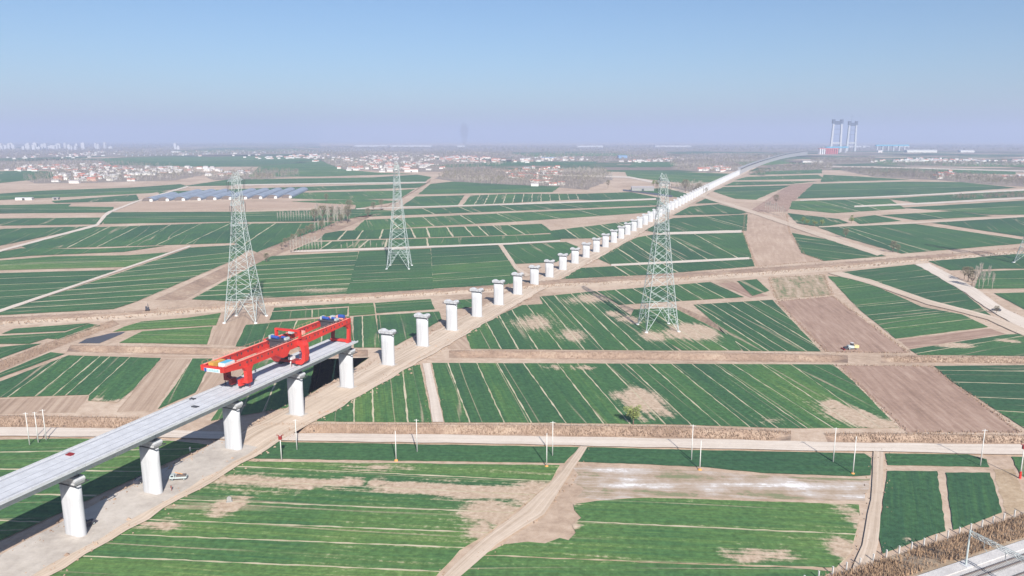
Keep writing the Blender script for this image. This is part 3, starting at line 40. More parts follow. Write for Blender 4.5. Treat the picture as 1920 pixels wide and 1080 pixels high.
PLOTS = [([(-158.3,324.6),(-145.1,324.6),(-137.8,289.4),(-130.6,259.1),(-143.8,257.5),(-151.5,289.4)],0,((-152.2,325.4),(-137.1,258.0))),([(-201.1,270.5),(-163.8,275.3),(-158.4,257.0),(-190.6,255.3)],0,((-183.9,272.3),(-179.0,255.3))),([(-134.0,324.6),(-117.8,323.7),(-112.9,289.4),(-117.6,276.5),(-123.3,277.8)],0,((-128.0,325.4),(-120.5,279.6))),([(-164.5,413.7),(-142.1,424.6),(-132.2,393.6),(-142.7,388.8),(-133.4,346.7),(-146.7,348.6)],0,((-156.8,411.1),(-139.8,346.7))),([(143.3,314.8),(183.0,313.3),(172.5,238.4),(133.7,238.4)],1,((163.9,314.8),(153.5,238.4))),([(162.2,446.4),(202.4,460.6),(184.2,334.0),(146.3,335.7)],1,((182.5,454.2),(164.2,335.7))),([(141.2,502.9),(153.2,508.8),(162.0,462.2),(149.1,455.7)],1,((147.5,506.8),(154.2,459.0))),([(304.2,974.2),(346.2,1010.2),(361.0,981.2),(295.8,792.5),(251.4,635.3),(254.3,601.0),(189.9,572.6),(246.3,792.5)],2,((334.1,995.5),(216.4,598.3))),([(428.3,1249.3),(604,1633),(679,1693),(450.9,1195.1),(374.9,1017.7),(318.8,1010.2)],1,((632,1652),(353.9,1033.1))),([(190.9,357.4),(250.5,379.7),(251.3,368.7),(188.5,341.2)],1,((188.7,349.6),(250.9,374.1))),([(183.8,524.9),(228.3,537.8),(203.8,465.5),(163.5,451.0)],3,((204.5,531.3),(182.5,454.2))),([(-546.7,1025.4),(-581.4,1164.7),(-266.0,1205.5),(-225.5,1090.7),(-361.9,1057.0)],2,((-558.9,1073.6),(-240.8,1126.5))),([(-675.7,1135.8),(-609.6,1164.7),(-587.8,1099.4),(-656.8,1099.4)],2,((-660.9,1117.3),(-602.9,1135.8))),([(17.8,211.9),(56.0,208.9),(77.0,205.0),(104.8,203.2),(96.9,189.5),(38.6,192.3),(25.0,190.1),(18.1,191.9),(20.5,197.4),(17.7,200.8),(19.7,206.0)],4,((18.5,200.8),(99.5,195.8))),([(-39.2,366.6),(-23.9,368.7),(-19.2,341.2),(-29.7,340.2)],0,((-35.4,368.7),(-25.2,340.2))),([(-206.0,334.0),(-119.0,327.1),(-159.8,326.2),(-203.5,330.5)],2,((-205.0,332.2),(-118.7,326.2))),([(144.8,209.7),(150.9,209.7),(141.2,189.5),(138.2,184.9),(130.7,181.2),(136.1,192.6)],5,((143.8,206.0),(133.7,183.5)))]
TRACKS = [('gravel_road',[(-443.2,249.4),(-183.3,242.2),(-129.4,240.7),(-86.2,237.0),(-57.4,236.5),(0.0,234.7),(56.4,232.0),(118.1,228.5),(172.8,227.2),(432.7,221.0)],[(-437.7,236.2),(-177.7,234.2),(-126.0,233.8),(-84.3,231.1),(-55.9,229.8),(0.0,227.6),(54.7,224.6),(114.9,221.7),(167.3,219.3),(427.0,207.4)],0),('dirt_track',[(21.9,226.3),(13.4,205.0),(3.6,185.8),(-7.3,169.5),(-16.7,150.7)],[(24.4,225.9),(17.0,205.0),(8.2,181.2),(-3.3,167.0),(-13.1,150.7)],1),('dirt_track',[(114.8,222.2),(100.6,193.5),(86.2,167.5),(75.5,151.7)],[(117.6,221.7),(103.7,193.5),(89.8,167.5),(80.3,151.7)],1),('dirt_track',[(-422.2,377.3),(-454.1,635.3),(-468.1,748.6),(-482.2,863.1),(-527.2,960.5),(-548.2,1010.2),(-599.7,1195.1),(-682,1577)],[(-414.8,365.4),(-445.9,623.5),(-459.5,736.4),(-471.0,847.0),(-521.7,960.5),(-540.9,1010.2),(-593.8,1195.1),(-668,1559)],0),('dirt_track',[(-299.4,149.8),(-297.7,409.8),(-297.2,484.4),(-298.2,565.3),(-299.6,687.5)],[(-290.4,142.2),(-292.4,402.2),(-293.0,479.1),(-294.1,560.5),(-295.2,680.5)],0),('dirt_track',[(322,1525),(338.0,1321.1),(331.8,967.3),(324.6,770.0),(325.0,641.4)],[(307.1,1492.2),(321.4,1284.2),(317.4,940.7),(311.0,752.8),(309.9,626.4)],1),('dirt_track',[(318.8,582.6),(310.1,544.4),(291.7,470.5),(275.6,417.7),(263.6,364.5),(206.4,110.9)],[(332.6,587.8),(323.3,548.9),(305.6,479.1),(287.7,424.6),(280.4,380.8),(237.7,124.3)],0),('dirt_track',[(232.9,542.2),(243.3,502.9),(247.2,460.6),(248.8,435.9),(257.9,411.1),(260.5,398.4),(256.7,354.4),(234.3,95.4)],[(244.9,548.9),(252.4,516.7),(255.7,470.5),(257.0,447.9),(265.0,420.4),(269.6,403.4),(266.3,364.5),(244.3,105.4)],1),('dirt_track',[(-39.3,316.4),(-27.6,247.1)],[(-36.3,317.2),(-23.9,247.1)],0),('dirt_track',[(467.4,1216.2),(694.9,1321.1),(1070,1508),(1302.7,1624.0)],[(459.4,1195.1),(678.8,1290.2),(1036.8,1460.7),(1271.5,1572.5)],0),('dirt_track',[(507.1,1108.3),(647.0,1164.7),(921.6,1296.3),(1156.1,1408.7)],[(495.3,1082.1),(631.2,1135.8),(896.7,1260.7),(1132.0,1371.4)],0),('dirt_track',[(1132,2767),(1364,2612),(1632,2310),(1804.6,2115.5)],[(1100,2687),(1315,2518),(1580,2236),(1758.0,2046.5)],0),('dirt_track',[(346.9,841.7),(478.6,885.6),(700.9,981.2),(939.7,1083.9)],[(342.7,831.4),(469.7,868.6),(686.4,960.5),(925.8,1062.0)],1),('dirt_track',[(-221.9,1065.3),(-102.7,1108.3),(0.0,1145.3),(239.9,1249.3)],[(-218.5,1048.9),(-101.1,1090.7),(0.0,1121.9),(233.7,1216.2)],0),('dirt_track',[(78.4,582.6),(198.6,617.7)],[(77.1,572.6),(195.1,606.5)],0),('dirt_track',[(161.2,787.9),(249.4,806.7)],[(149.6,765.6),(241.8,783.3)],0),('dirt_track',[(-189.6,657.2),(-130.5,670.3),(0.0,705.5),(46.9,724.5)],[(-193.0,644.5),(-128.0,657.2),(0.0,694.6),(46.2,713.0)],0),('dirt_track',[(-602,1633),(-197,1735)],[(-585,1586),(-192,1693)],0),('dirt_track',[(-12.9,691.0),(2.0,560.5),(9.6,527.0)],[(-9.0,694.6),(4.9,565.3),(13.6,533.4)],1),('dirt_track',[(60,2134),(308,1982),(343,1614)],[(59,2070),(296,1901),(326,1559)],0),('drainage_channel',[(216.8,1468.5),(251.3,1387.5),(280.9,1308.6)],[(211.3,1430.5),(243.3,1353.5),(271.5,1272.3)],2)]
DITCHES = [([(-451.8,266.4),(-192.1,254.8),(-144.9,252.7),(-123.2,251.2)],[(-443.6,245.6),(-183.6,242.7),(-139.3,242.2),(-117.5,241.7)],2.2,1.0),([(-90.2,245.6),(-59.5,246.1),(0.0,245.6),(59.0,243.6),(94.8,239.3)],[(-86.9,237.9),(-57.4,236.8),(0.0,235.6),(56.7,233.3),(91.6,230.7)],2.2,1.0),([(105.3,237.5),(133.2,237.5),(178.7,235.6),(438.5,224.8)],[(103.4,229.8),(129.0,229.4),(173.4,228.1),(433.3,220.5)],2.2,1.0),([(-213.0,347.7),(-122.8,342.1),(-67.9,339.3)],[(-207.8,335.7),(-118.3,328.8),(-65.7,327.9)],1.8,0.6),([(-29.6,338.4),(59.9,336.6),(118.8,334.0),(154.4,330.5)],[(-28.6,326.2),(57.6,322.9),(114.0,319.6),(148.9,318.0)],2.0,0.8),([(169.2,329.6),(242.2,326.2),(501.9,314.1)],[(164.0,318.8),(235.3,316.4),(495.2,307.7)],1.6,0.9),([(-290.5,57.8),(-231.5,311.0),(-229.1,321.3),(-225.9,355.4),(-219.0,398.4)],[(-256.0,37.4),(-220.2,294.9),(-218.7,305.7),(-216.7,340.2),(-210.2,388.8)],1.6,0.5),([(-220.8,451.0),(-223.5,582.6),(-223.3,644.5),(-210.6,891.4),(-186.1,1135.8),(-186.6,1460.7),(-199,1850)],[(-202.0,449.5),(-205.3,533.4),(-202.2,614.9),(-187.4,816.4),(-180.4,934.2),(-181.8,1216.2),(-187,1713)],1.8,0.35),([(98.3,435.9),(109.0,400.9),(112.6,360.4)],[(93.5,431.6),(101.3,393.6),(106.9,356.4)],1.3,0.3)]
DIKES = [([(-548.6,345.9),(-294.5,400.9),(-222.9,416.4),(-171.8,438.9),(-151.6,451.0),(-54.1,479.1),(-1.8,499.1),(31.9,516.7),(96.8,533.4),(195.4,567.7),(258.4,590.4),(340.0,623.5),(495.2,687.5),(735.6,786.6)],[(-531.8,314.5),(-280.4,380.8),(-213.7,398.4),(-164.4,419.1),(-145.3,431.6),(-52.1,460.6),(-1.7,477.4),(30.1,486.2),(90.8,499.1),(183.2,531.3),(242.8,553.5),(321.1,587.8),(465.1,644.5),(707.0,739.8)],1.6)]
POND = [(-211.0,350.5),(-211.8,359.4),(-205.3,369.8),(-199.1,373.0),(-199.3,362.5),(-200.6,350.5)]
BARE = [(49.6,269.3,7.7,14.1,0.75),(42.3,275.3,5.4,8.6,0.5),(55.1,256.4,4.8,5.4,0.5),(121.1,254.8,6.5,6.4,0.8),(119.0,263.6,3.6,5.6,0.7),(126.5,246.1,7.4,4.0,0.8),(47.6,252.2,4.8,4.2,0.6),(-49.3,200.5,23.1,2.0,0.7),(-24.3,197.4,13.7,2.7,0.75),(-9.0,194.2,10.5,2.9,0.9),(6.0,194.2,6.0,5.1,0.8),(-5.0,182.9,6.4,3.2,0.8),(0.0,178.4,4.9,2.8,0.6),(9.6,176.5,3.8,4.3,0.9),(11.5,186.4,3.8,3.6,0.9),(14.4,176.5,2.5,2.7,0.7),(58.3,161.3,7.0,2.1,0.75),(80.9,163.8,2.8,5.2,0.7),(89.7,180.6,2.0,7.1,0.5),(-76.5,186.4,3.8,3.0,0.9),(-90.6,176.5,4.8,2.2,0.5),(32.3,364.5,8.1,12.5,0.4),(11.5,392.4,11.5,17.9,0.35),(49.8,454.2,10.0,12.6,0.5),(35.9,446.4,6.5,12.2,0.5),(93.5,373.0,10.4,15.2,0.85),(71.3,364.5,6.7,10.4,0.5),(98.2,170.0,4.0,2.5,0.4),(94.4,165.0,3.9,1.9,0.5),(212.9,346.7,9.7,4.7,0.8),(243.6,354.4,5.8,3.9,0.6),(-150.7,263.6,8.9,5.6,0.9),(-159.1,271.7,3.3,3.6,0.5),(2.7,172.5,5.4,2.6,0.5),(64.4,398.4,6.4,9.8,0.6),(57.3,411.1,4.2,7.8,0.6),(-41.7,209.7,9.6,1.8,0.35),(-79.3,202.5,7.8,2.4,0.5),(32.4,311.0,5.8,3.8,0.5),(245.0,527.0,7.7,10.5,0.3),(-125.7,479.1,21.0,10.5,0.4),(-159.3,454.2,13.3,9.5,0.5),(-8.1,172.5,2.7,3.1,0.5),(18.5,311.0,6.9,3.8,0.3),(90.1,248.6,4.7,4.0,0.3)]
TREES = [(42.2,245.6,7.6,0),(-181.6,940.7,11.0,1),(339.0,868.6,8.9,0),(339.8,857.7,8.1,0),(344.1,847.0,8.0,0),(352.6,847.0,7.4,0),(398.1,874.2,8.9,0),(334.5,744.5,8.7,1),(333.6,647.6,9.5,1),(336.3,644.5,7.6,1),(429.1,940.7,4.1,0),(-197.3,593.0,7.0,1),(397.3,1126.5,14.7,1),(309.9,486.2,15.2,2),(310.8,491.7,13.9,2),(310.9,495.4,11.0,1),(310.2,482.6,12.6,2),(316.5,482.6,10.8,2),(317.5,510.7,10.6,1),(319.7,518.8,8.5,1),(321.7,495.4,12.5,2),(275.5,413.7,4.3,1),(-220.0,1010.2,14.7,1),(-190.3,1025.4,11.9,1),(-187.6,1073.6,12.5,1),(-293.5,1184.8,12.0,1),(194.7,1525.1,15.4,1),(341.5,1373.7,17.9,1),(323.5,1401.5,22.3,1),(293.1,1559.4,13.5,0),(304.2,1577.2,11.4,0),(-193.0,644.5,10.4,2),(-190.7,645.9,11.9,2),(-188.4,647.3,13.3,2),(-186.1,648.7,10.5,2),(-183.8,650.2,12.0,2),(-181.4,651.6,13.4,2),(-179.1,653.0,10.6,2),(-176.7,654.4,12.0,2),(-174.4,655.9,13.5,2),(-172.0,657.3,10.6,2),(-169.6,658.8,12.1,2),(-281.9,897.3,9.8,2),(-279.0,898.2,11.1,2),(-276.0,899.1,12.5,2),(-273.1,900.0,9.9,2),(-270.1,900.9,11.2,2),(-267.1,901.7,12.5,2),(-264.2,902.6,9.9,2),(-261.2,903.5,11.2,2),(-258.2,904.4,12.5,2),(-255.2,905.3,9.9,2),(-252.2,906.2,11.2,2),(-249.2,907.2,12.6,2),(-246.2,908.1,9.9,2),(-243.2,909.0,11.3,2),(-240.2,909.9,12.6,2),(-237.2,910.8,10.0,2),(-236.1,891.4,14.3,1),(-236.4,900.3,16.4,2),(-236.7,909.3,18.6,2),(-237.0,918.5,14.7,2),(-228.2,891.4,16.3,2),(-228.4,900.3,18.4,1),(-228.6,909.3,14.6,2),(-228.8,918.5,16.7,2),(-220.2,891.4,18.2,2),(-220.4,900.3,14.5,2),(-220.5,909.3,16.6,1),(-220.7,918.5,18.8,2),(-212.3,891.4,14.3,2),(-212.4,900.3,16.4,2),(-212.5,909.3,18.6,2),(-212.5,918.5,14.7,1),(-204.4,891.4,16.3,2),(-204.4,900.3,18.4,2),(-204.4,909.3,14.6,2),(-204.4,918.5,16.7,2),(-196.5,891.4,18.2,1),(-196.4,900.3,14.5,2),(-209.7,778.8,9.7,1),(-208.9,788.8,11.0,2),(-208.1,799.1,12.3,2),(-207.3,809.6,10.1,1),(-206.5,820.3,11.4,2),(-205.6,831.4,12.8,2),(-204.7,842.8,10.5,1),(-203.8,854.4,11.9,2),(-202.9,866.4,13.3,2),(-202.0,878.7,10.9,1),(-201.0,891.4,12.4,2),(-200.0,904.4,13.9,2),(-153.1,663.7,4.4,2),(-148.2,665.3,5.4,2),(-143.3,667.0,6.4,2),(-138.3,668.6,4.4,2),(-133.4,670.3,5.4,2),(-128.4,672.0,6.4,2),(-123.3,673.7,4.5,2),(-118.3,675.4,5.5,2),(-113.2,677.1,6.5,2),(-208.7,670.3,5.9,1),(-209.4,684.0,7.5,1),(-210.1,698.2,6.2,1),(-210.9,713.0,7.8,1),(-211.6,728.4,6.4,1),(-212.4,744.5,8.2,1),(-213.3,761.3,6.7,1),(-214.2,778.8,8.6,1),(350.2,1033.1,11.3,2),(349.8,1023.1,12.7,2),(349.4,1013.2,14.0,2),(349.0,1003.6,11.0,2),(348.6,994.1,12.3,2),(348.2,984.8,13.6,2),(347.8,975.6,10.7,2),(347.4,966.6,12.0,2),(347.1,957.8,13.3,2),(346.7,949.2,10.4,2)]
WOODS = [([(-192,1875),(-189,2431),(0,2273),(292,2431),(252,1875),(145.2,1460.7),(45,1595),(-69,1633)],900,13,0),([(-896,3533),(-553,3928),(0,3138),(-103,2431),(-289,2273),(-549,2431)],500,11,0),([(-1221,1875),(-1570,2713),(-1081,2431),(-858,2167),(-804,1802),(-922,1713),(-1055,1672)],420,11,0),([(-825,2011),(-813,2349),(-642,2273),(-561,1982),(-629,1850),(-715,1802)],200,11,0),([(-2190,3138),(-2090,3533),(-1580,3070),(-1206,2713),(-1344,2349),(-1699,2431)],300,11,0),([(652,3138),(1272,3928),(1111,3285),(730,2349),(575,2201),(515,2431)],420,11,0),([(326,1559),(418,1595),(346.0,1333.9),(322.0,1373.7)],70,11,0),([(473,3533),(1128,4717),(1680,4421),(1194,3533),(627,3070)],420,11,0),([(1393,3533),(1880,3928),(1471,3070),(1115,2823)],260,11,0),([(1047,2431),(1220,2273),(1194,2011),(1225,1802),(1244,1757),(1082,1525),(1041,1595),(1021,1802),(940,1954)],700,11,0),([(1471,3070),(2034,3070),(1914,2713),(1416,2713)],350,10,0),([(-1378,5446),(0,5446),(0,3928),(-995,3928)],500,11,0),([(0,4717),(1312,6440),(902,4421),(385,3210),(0,3070)],420,10,0),([(-5076,7086),(-3919,8862),(-2090,4717),(-2672,3720)],500,11,0),([(-2726,6159),(-1706,6747),(-1280,5056),(-1960,4421)],260,10,0),([(-2559,10131),(2820,11823),(1410,5902),(-1433,5665)],600,11,0),([(-10152,14191),(-3981,15770),(-2389,9454),(-6345,8862)],450,12,0),([(2820,11823),(8460,11823),(4615,6440),(1410,5902)],600,11,0),([(1035,2823),(1244,2941),(1030,2431),(746,2201),(668,2011),(664,2134)],160,10,0),([(-625,1802),(-683,2011),(-637,2011),(-579,1826)],60,9,0),([(728.7,1249.3),(975.8,1373.7),(913.1,1284.2),(733.4,1227.0)],70,6,0)]
VILLAGES = [([(-1136,1802),(-1282,2134),(-1142,2070),(-1052,2011),(-919,1802),(-1007,1713)],26,0.35,0),([(-1593,2349),(-1723,2713),(-1553,2823),(-1297,2518),(-1220,2273),(-1493,2349)],30,0.5,0),([(-1261,2431),(-1217,2612),(-1004,2518),(-907,2273),(-980,2201),(-1086,2134)],26,0.2,0),([(-818,2011),(-770,2201),(-717,2070),(-796,2011)],12,0.2,1),([(-549,2431),(-539,2941),(-433,3070),(-268,2713),(-257,2431),(-398,2349)],30,0.4,2),([(-896,3533),(-809,4421),(-293,4160),(-237,3364),(-433,3070),(-724,3210)],46,0.35,2),([(-348,3533),(-280,4421),(-50,3533),(0,3210),(-133,3138)],26,0.7,2),([(-7,2011),(0,2431),(142,2518),(132,2070),(97,1713),(47,1672)],34,0.75,3),([(430,3210),(834,3821),(735,3364),(487,3138)],16,0.3,4),([(581,2349),(719,2612),(716,2474),(626,2273)],14,0.6,4),([(1538,3210),(1991,3720),(2115,3533),(2083,3285),(1818,3070)],36,0.25,5),([(1056,1901),(1283,2201),(1180,2011),(1062,1875)],10,0.7,6),([(2157,3364),(2619,3720),(2164,3070),(2012,3070)],14,0.3,5),([(-1355,3928),(-1194,4717),(-995,3928),(-1225,3624)],22,0.4,7),([(-2896,4287),(-3022,5056),(-3069,5902),(-2302,4421),(-2357,3720)],22,0.3,7),([(-2412,5446),(-2077,6159),(-1541,4565),(-1928,4421)],14,0.2,7),([(1254,1927),(1358,2011),(1302,1927),(1221,1875)],4,0.2,6),([(0,3364),(138,3928),(359,3928),(316,3446),(90,3210)],14,0.3,4)]
POLES = [(-35.8,215.8,9.8,1),(-30.1,222.2,11.1,0),(10.5,211.5,10.8,1),(12.7,219.3,11.5,0),(55.5,216.1,11.7,0),(56.4,209.3,9.4,1),(98.7,214.6,11.3,0),(101.1,206.4,11.9,1),(142.3,211.9,11.9,0),(148.8,203.6,10.8,2),(-71.2,215.8,8.6,3),(-68.7,223.8,10.4,0),(-156.5,227.6,11.3,0),(-154.8,229.4,10.8,0),(-153.5,231.5,10.9,0)]
GH = [(-588.8,1184.8),(-365.9,1260.7),(-410.4,1445.5),(-615.9,1387.5)]
LINE = [(52.5,580.1),(66.4,620.6),(98.0,709.2),(123.6,778.8),(149.3,847.0),(211.3,1010.2),(278.4,1184.8),(383.6,1460.7),(566,1927),(800,2518),(1161,3364),(1479,4041),(1841,4717)]

# ------------------------------------------------------------------ materials
def nodes(name):
    m = bpy.data.materials.new(name); m.use_nodes = True
    nt = m.node_tree; b = nt.nodes['Principled BSDF']; b.inputs['Roughness'].default_value = .85
    b.inputs['Specular IOR Level'].default_value = .25
    return m, nt, b
def nd(nt, t, **kw):
    n = nt.nodes.new(t)
    for k, v in kw.items(): setattr(n, k, v)
    return n
def noise(nt, vec, scale, detail=4, rough=.6, dist=0.):
    n = nd(nt, 'ShaderNodeTexNoise'); n.inputs['Scale'].default_value = scale; n.inputs['Detail'].default_value = detail
    n.inputs['Roughness'].default_value = rough; n.inputs['Distortion'].default_value = dist
    nt.links.new(vec, n.inputs['Vector']); return n.outputs['Fac']
def ramp(nt, fac, stops):
    r = nd(nt, 'ShaderNodeValToRGB'); e = r.color_ramp.elements
    while len(e) < len(stops): e.new(.5)
    for k, (p, c) in enumerate(stops):
        e[k].position = p; e[k].color = (*c, 1) if not isinstance(c, float) else (c, c, c, 1)
    nt.links.new(fac, r.inputs[0]); return r.outputs[0]
def mix(nt, fac, a, b, mode='MIX'):
    m = nd(nt, 'ShaderNodeMix', data_type='RGBA', blend_type=mode)
    for s, v in ((m.inputs[0], fac), (m.inputs[6], a), (m.inputs[7], b)):
        if isinstance(v, (int, float)): s.default_value = v
        elif isinstance(v, tuple): s.default_value = (*v, 1)
        else: nt.links.new(v, s)
    return m.outputs[2]
def mth(nt, op, a, b=None, clamp=False):
    m = nd(nt, 'ShaderNodeMath', operation=op, use_clamp=clamp)
    for s, v in ((m.inputs[0], a), (m.inputs[1], b)):
        if v is None: continue
        if isinstance(v, (int, float)): s.default_value = v
        else: nt.links.new(v, s)
    return m.outputs[0]
def vscale(nt, vec, s):
    m = nd(nt, 'ShaderNodeVectorMath', operation='MULTIPLY'); nt.links.new(vec, m.inputs[0]); m.inputs[1].default_value = s
    return m.outputs[0]
def pos(nt): return nd(nt, 'ShaderNodeNewGeometry').outputs['Position']
def bump(nt, b, h, strength, dist):
    n = nd(nt, 'ShaderNodeBump'); n.inputs['Strength'].default_value = strength; n.inputs['Distance'].default_value = dist
    nt.links.new(h, n.inputs['Height']); nt.links.new(n.outputs[0], b.inputs['Normal'])

SOIL_D, SOIL_M, SOIL_L = (.27, .19, .135), (.42, .315, .235), (.55, .445, .35)
def soil_mat(name, d, m_, l, big=.012, fine=.35, row=None, rowamt=0.):
    m, nt, b = nodes(name); p = pos(nt)
    n1 = noise(nt, p, big, 6, .62, .4); n2 = noise(nt, p, fine, 5, .7); n4 = noise(nt, p, .07, 5, .7, 1.)
    f = mth(nt, 'ADD', mth(nt, 'ADD', mth(nt, 'MULTIPLY', n1, .4), mth(nt, 'MULTIPLY', n2, .35)), mth(nt, 'MULTIPLY', n4, .25))
    if row:
        uv = nd(nt, 'ShaderNodeUVMap', uv_map='row').outputs[0]
        s = noise(nt, vscale(nt, uv, row), 1., 4, .65, .3)
        f = mth(nt, 'ADD', mth(nt, 'MULTIPLY', f, 1 - rowamt), mth(nt, 'MULTIPLY', s, rowamt))
    c = ramp(nt, f, [(.36, d), (.5, m_), (.64, l)])
    nt.links.new(c, b.inputs['Base Color']); bump(nt, b, n2, .5, .25)
    return m
M = {}
M['soil'] = soil_mat('soil', SOIL_D, SOIL_M, SOIL_L)
M['bank'] = soil_mat('bank', (.18, .122, .09), (.295, .21, .155), (.43, .335, .25), .03, .5)
M['track'] = soil_mat('track', (.33, .25, .185), (.48, .385, .30), (.60, .50, .41), .02, .3, (1.0, .012, 1), .62)
M['gravel'] = soil_mat('gravel', (.44, .37, .31), (.55, .475, .405), (.64, .57, .5), .03, .5, (.8, .01, 1), .5)
M['hardstand'] = soil_mat('hardstand', (.33, .29, .255), (.44, .395, .35), (.53, .48, .43), .05, .4)
M['plot0'] = soil_mat('ploughed soil', (.25, .175, .125), (.37, .27, .20), (.46, .355, .27), .02, .4, (.55, .012, 1), .6)
M['plot1'] = soil_mat('harrowed soil', (.20, .13, .095), (.305, .205, .155), (.41, .30, .235), .02, .5, (.5, .04, 1), .5)
M['plot2'] = soil_mat('dry soil', (.3, .21, .15), (.40, .29, .215), (.5, .39, .3), .015, .3, (.25, .02, 1), .4)
M['dry_grass'] = soil_mat('dry grass', (.24, .165, .1), (.38, .285, .19), (.5, .4, .29), .06, .7)
M['baulk'] = soil_mat('dry grass baulk', (.36, .31, .2), (.46, .405, .285), (.55, .49, .37), .03, .5)
M['ballast'] = soil_mat('ballast', (.38, .36, .35), (.48, .46, .445), (.56, .54, .52), .2, 2.)

def crop_mat(name, far=False):
    m, nt, b = nodes(name); p = pos(nt)
    uv = nd(nt, 'ShaderNodeUVMap', uv_map='row').outputs[0]
    tone = nd(nt, 'ShaderNodeAttribute', attribute_type='OBJECT', attribute_name='tone').outputs['Fac']
    bare = nd(nt, 'ShaderNodeAttribute', attribute_type='GEOMETRY', attribute_name='bare').outputs['Fac']
    n1 = noise(nt, p, .012, 4, .6, .5)
    n3 = noise(nt, p, .6, 4, .7)
    st = noise(nt, vscale(nt, uv, (.55, .012, 1)), 1., 6, .72, .35)
    st2 = noise(nt, vscale(nt, uv, (2.2, .05, 1)), 1., 3, .6)
    t = mth(nt, 'ADD', tone, mth(nt, 'MULTIPLY', mth(nt, 'SUBTRACT', n1, .5), .8))
    t = mth(nt, 'ADD', t, mth(nt, 'MULTIPLY', mth(nt, 'SUBTRACT', st, .5), .85))
    t = mth(nt, 'ADD', t, mth(nt, 'MULTIPLY', mth(nt, 'SUBTRACT', st2, .5), .5))
    g = ramp(nt, t, [(0., (.030, .083, .040)), (.3, (.049, .122, .044)), (.6, (.098, .176, .050)), (1., (.22, .25, .095))])
    g = mix(nt, .6, g, ramp(nt, n3, [(.35, .55), (.65, 1.4)]), 'MULTIPLY')
    k = mth(nt, 'ADD', bare, mth(nt, 'MULTIPLY', mth(nt, 'SUBTRACT', st, .5), 1.3))
    k = mth(nt, 'ADD', k, mth(nt, 'MULTIPLY', mth(nt, 'SUBTRACT', n1, .5), .7))
    k = mth(nt, 'ADD', k, mth(nt, 'MULTIPLY', mth(nt, 'SUBTRACT', n3, .5), .55))
    k = ramp(nt, k, [(.40, 0.), (.62, 1.)])
    sep = nd(nt, 'ShaderNodeSeparateXYZ'); nt.links.new(uv, sep.inputs[0])
    wob = noise(nt, vscale(nt, uv, (.11, .004, 1)), 1., 2, .5)
    ln = mth(nt, 'FRACT', mth(nt, 'ADD', mth(nt, 'MULTIPLY', sep.outputs[0], nd(nt, 'ShaderNodeAttribute', attribute_type='OBJECT', attribute_name='pitch').outputs['Fac']), mth(nt, 'MULTIPLY', wob, 1.6)))
    ln = ramp(nt, ln, [(.0, 1.), (.045, 0.), (.955, 0.), (1., 1.)])
    brk = ramp(nt, noise(nt, vscale(nt, uv, (.09, .012, 1)), 1., 3, .6), [(.42, 0.), (.58, .75)])
    la = nd(nt, 'ShaderNodeAttribute', attribute_type='OBJECT', attribute_name='lines').outputs['Fac']
    k = mth(nt, 'MAXIMUM', k, mth(nt, 'MULTIPLY', mth(nt, 'MULTIPLY', ln, brk), la))
    soil = ramp(nt, n3, [(.3, (.33, .24, .165)), (.5, (.42, .32, .235)), (.7, (.52, .42, .32))])
    c = mix(nt, k, g, soil)
    nt.links.new(c, b.inputs['Base Color']); bump(nt, b, n3, .6, .3)
    b.inputs['Roughness'].default_value = .9
    return m
M['crop'] = crop_mat('wheat')

m, nt, b = nodes('distant wheat'); n_ = noise(nt, pos(nt), .004, 4, .6)
nt.links.new(ramp(nt, n_, [(.3, (.04, .09, .045)), (.7, (.10, .14, .06))]), b.inputs['Base Color']); M['far_crop'] = m
M['floor'] = soil_mat('woodland floor', (.16, .13, .105), (.23, .19, .155), (.31, .26, .21), .01, .06)
M['plot1_far'] = soil_mat('distant fallow', (.14, .11, .09), (.22, .17, .135), (.3, .23, .18), .003, .02)

def plain(name, c, rough=.6, var=.12, scale=.6, metal=0., spec=.3, streak=False):
    m, nt, b = nodes(name)
    tc = nd(nt, 'ShaderNodeTexCoord').outputs['Object']
    if streak: tc = vscale(nt, tc, (1, 1, .12))
    n = noise(nt, tc, scale, 5, .65)
    cc = ramp(nt, n, [(.25, tuple(x * (1 - var) for x in c)), (.75, tuple(min(1, x * (1 + var)) for x in c))])
    nt.links.new(cc, b.inputs['Base Color']); b.inputs['Roughness'].default_value = rough; b.inputs['Metallic'].default_value = metal
    b.inputs['Specular IOR Level'].default_value = spec
    return m
M['concrete'] = plain('concrete', (.435, .44, .455), .8, .17, .7, streak=True)
M['deck'] = plain('deck concrete', (.47, .48, .505), .85, .15, .35)
M['far_concrete'] = plain('weathered concrete', (.29, .29, .30), .85, .1, .2)
M['deck_line'] = plain('cable trough', (.33, .34, .37), .85, .15, .5)
M['dark'] = plain('dark steel', (.05, .052, .06), .5, .2, 2.)
M['galv'] = plain('galvanised steel', (.38, .425, .42), .55, .08, .5)
M['red'] = plain('gantry red paint', (.50, .032, .024), .5, .25, .3, spec=.4)
M['red_rail'] = plain('worn red rail', (.72, .30, .24), .5, .15, 1.)
M['dark_and_shaded_red'] = plain('dark red paint', (.22, .02, .02), .5, .15, .8)  # dark red parts, and shade painted onto the gantry's left legs
M['blue'] = plain('winch blue', (.03, .07, .28), .45, .15, 1.5)
M['cyan'] = plain('cyan housing', (.10, .36, .5), .5, .1, 1.)
M['white'] = plain('white paint', (.58, .58, .58), .5, .12, 1.)
M['yellow'] = plain('yellow paint', (.5, .28, .06), .5, .1, 1.)
M['cream'] = plain('cream paint', (.58, .44, .22), .5, .1, 1.)
M['orange'] = plain('orange earth', (.55, .26, .08), .9, .2, 1.)
M['pole'] = plain('concrete pole', (.52, .51, .49), .8, .08, .6)
M['glass'] = plain('dark glass', (.03, .035, .045), .15, .1, 1., spec=.6)
M['tyre'] = plain('rubber', (.025, .025, .027), .9, .15, 2.)
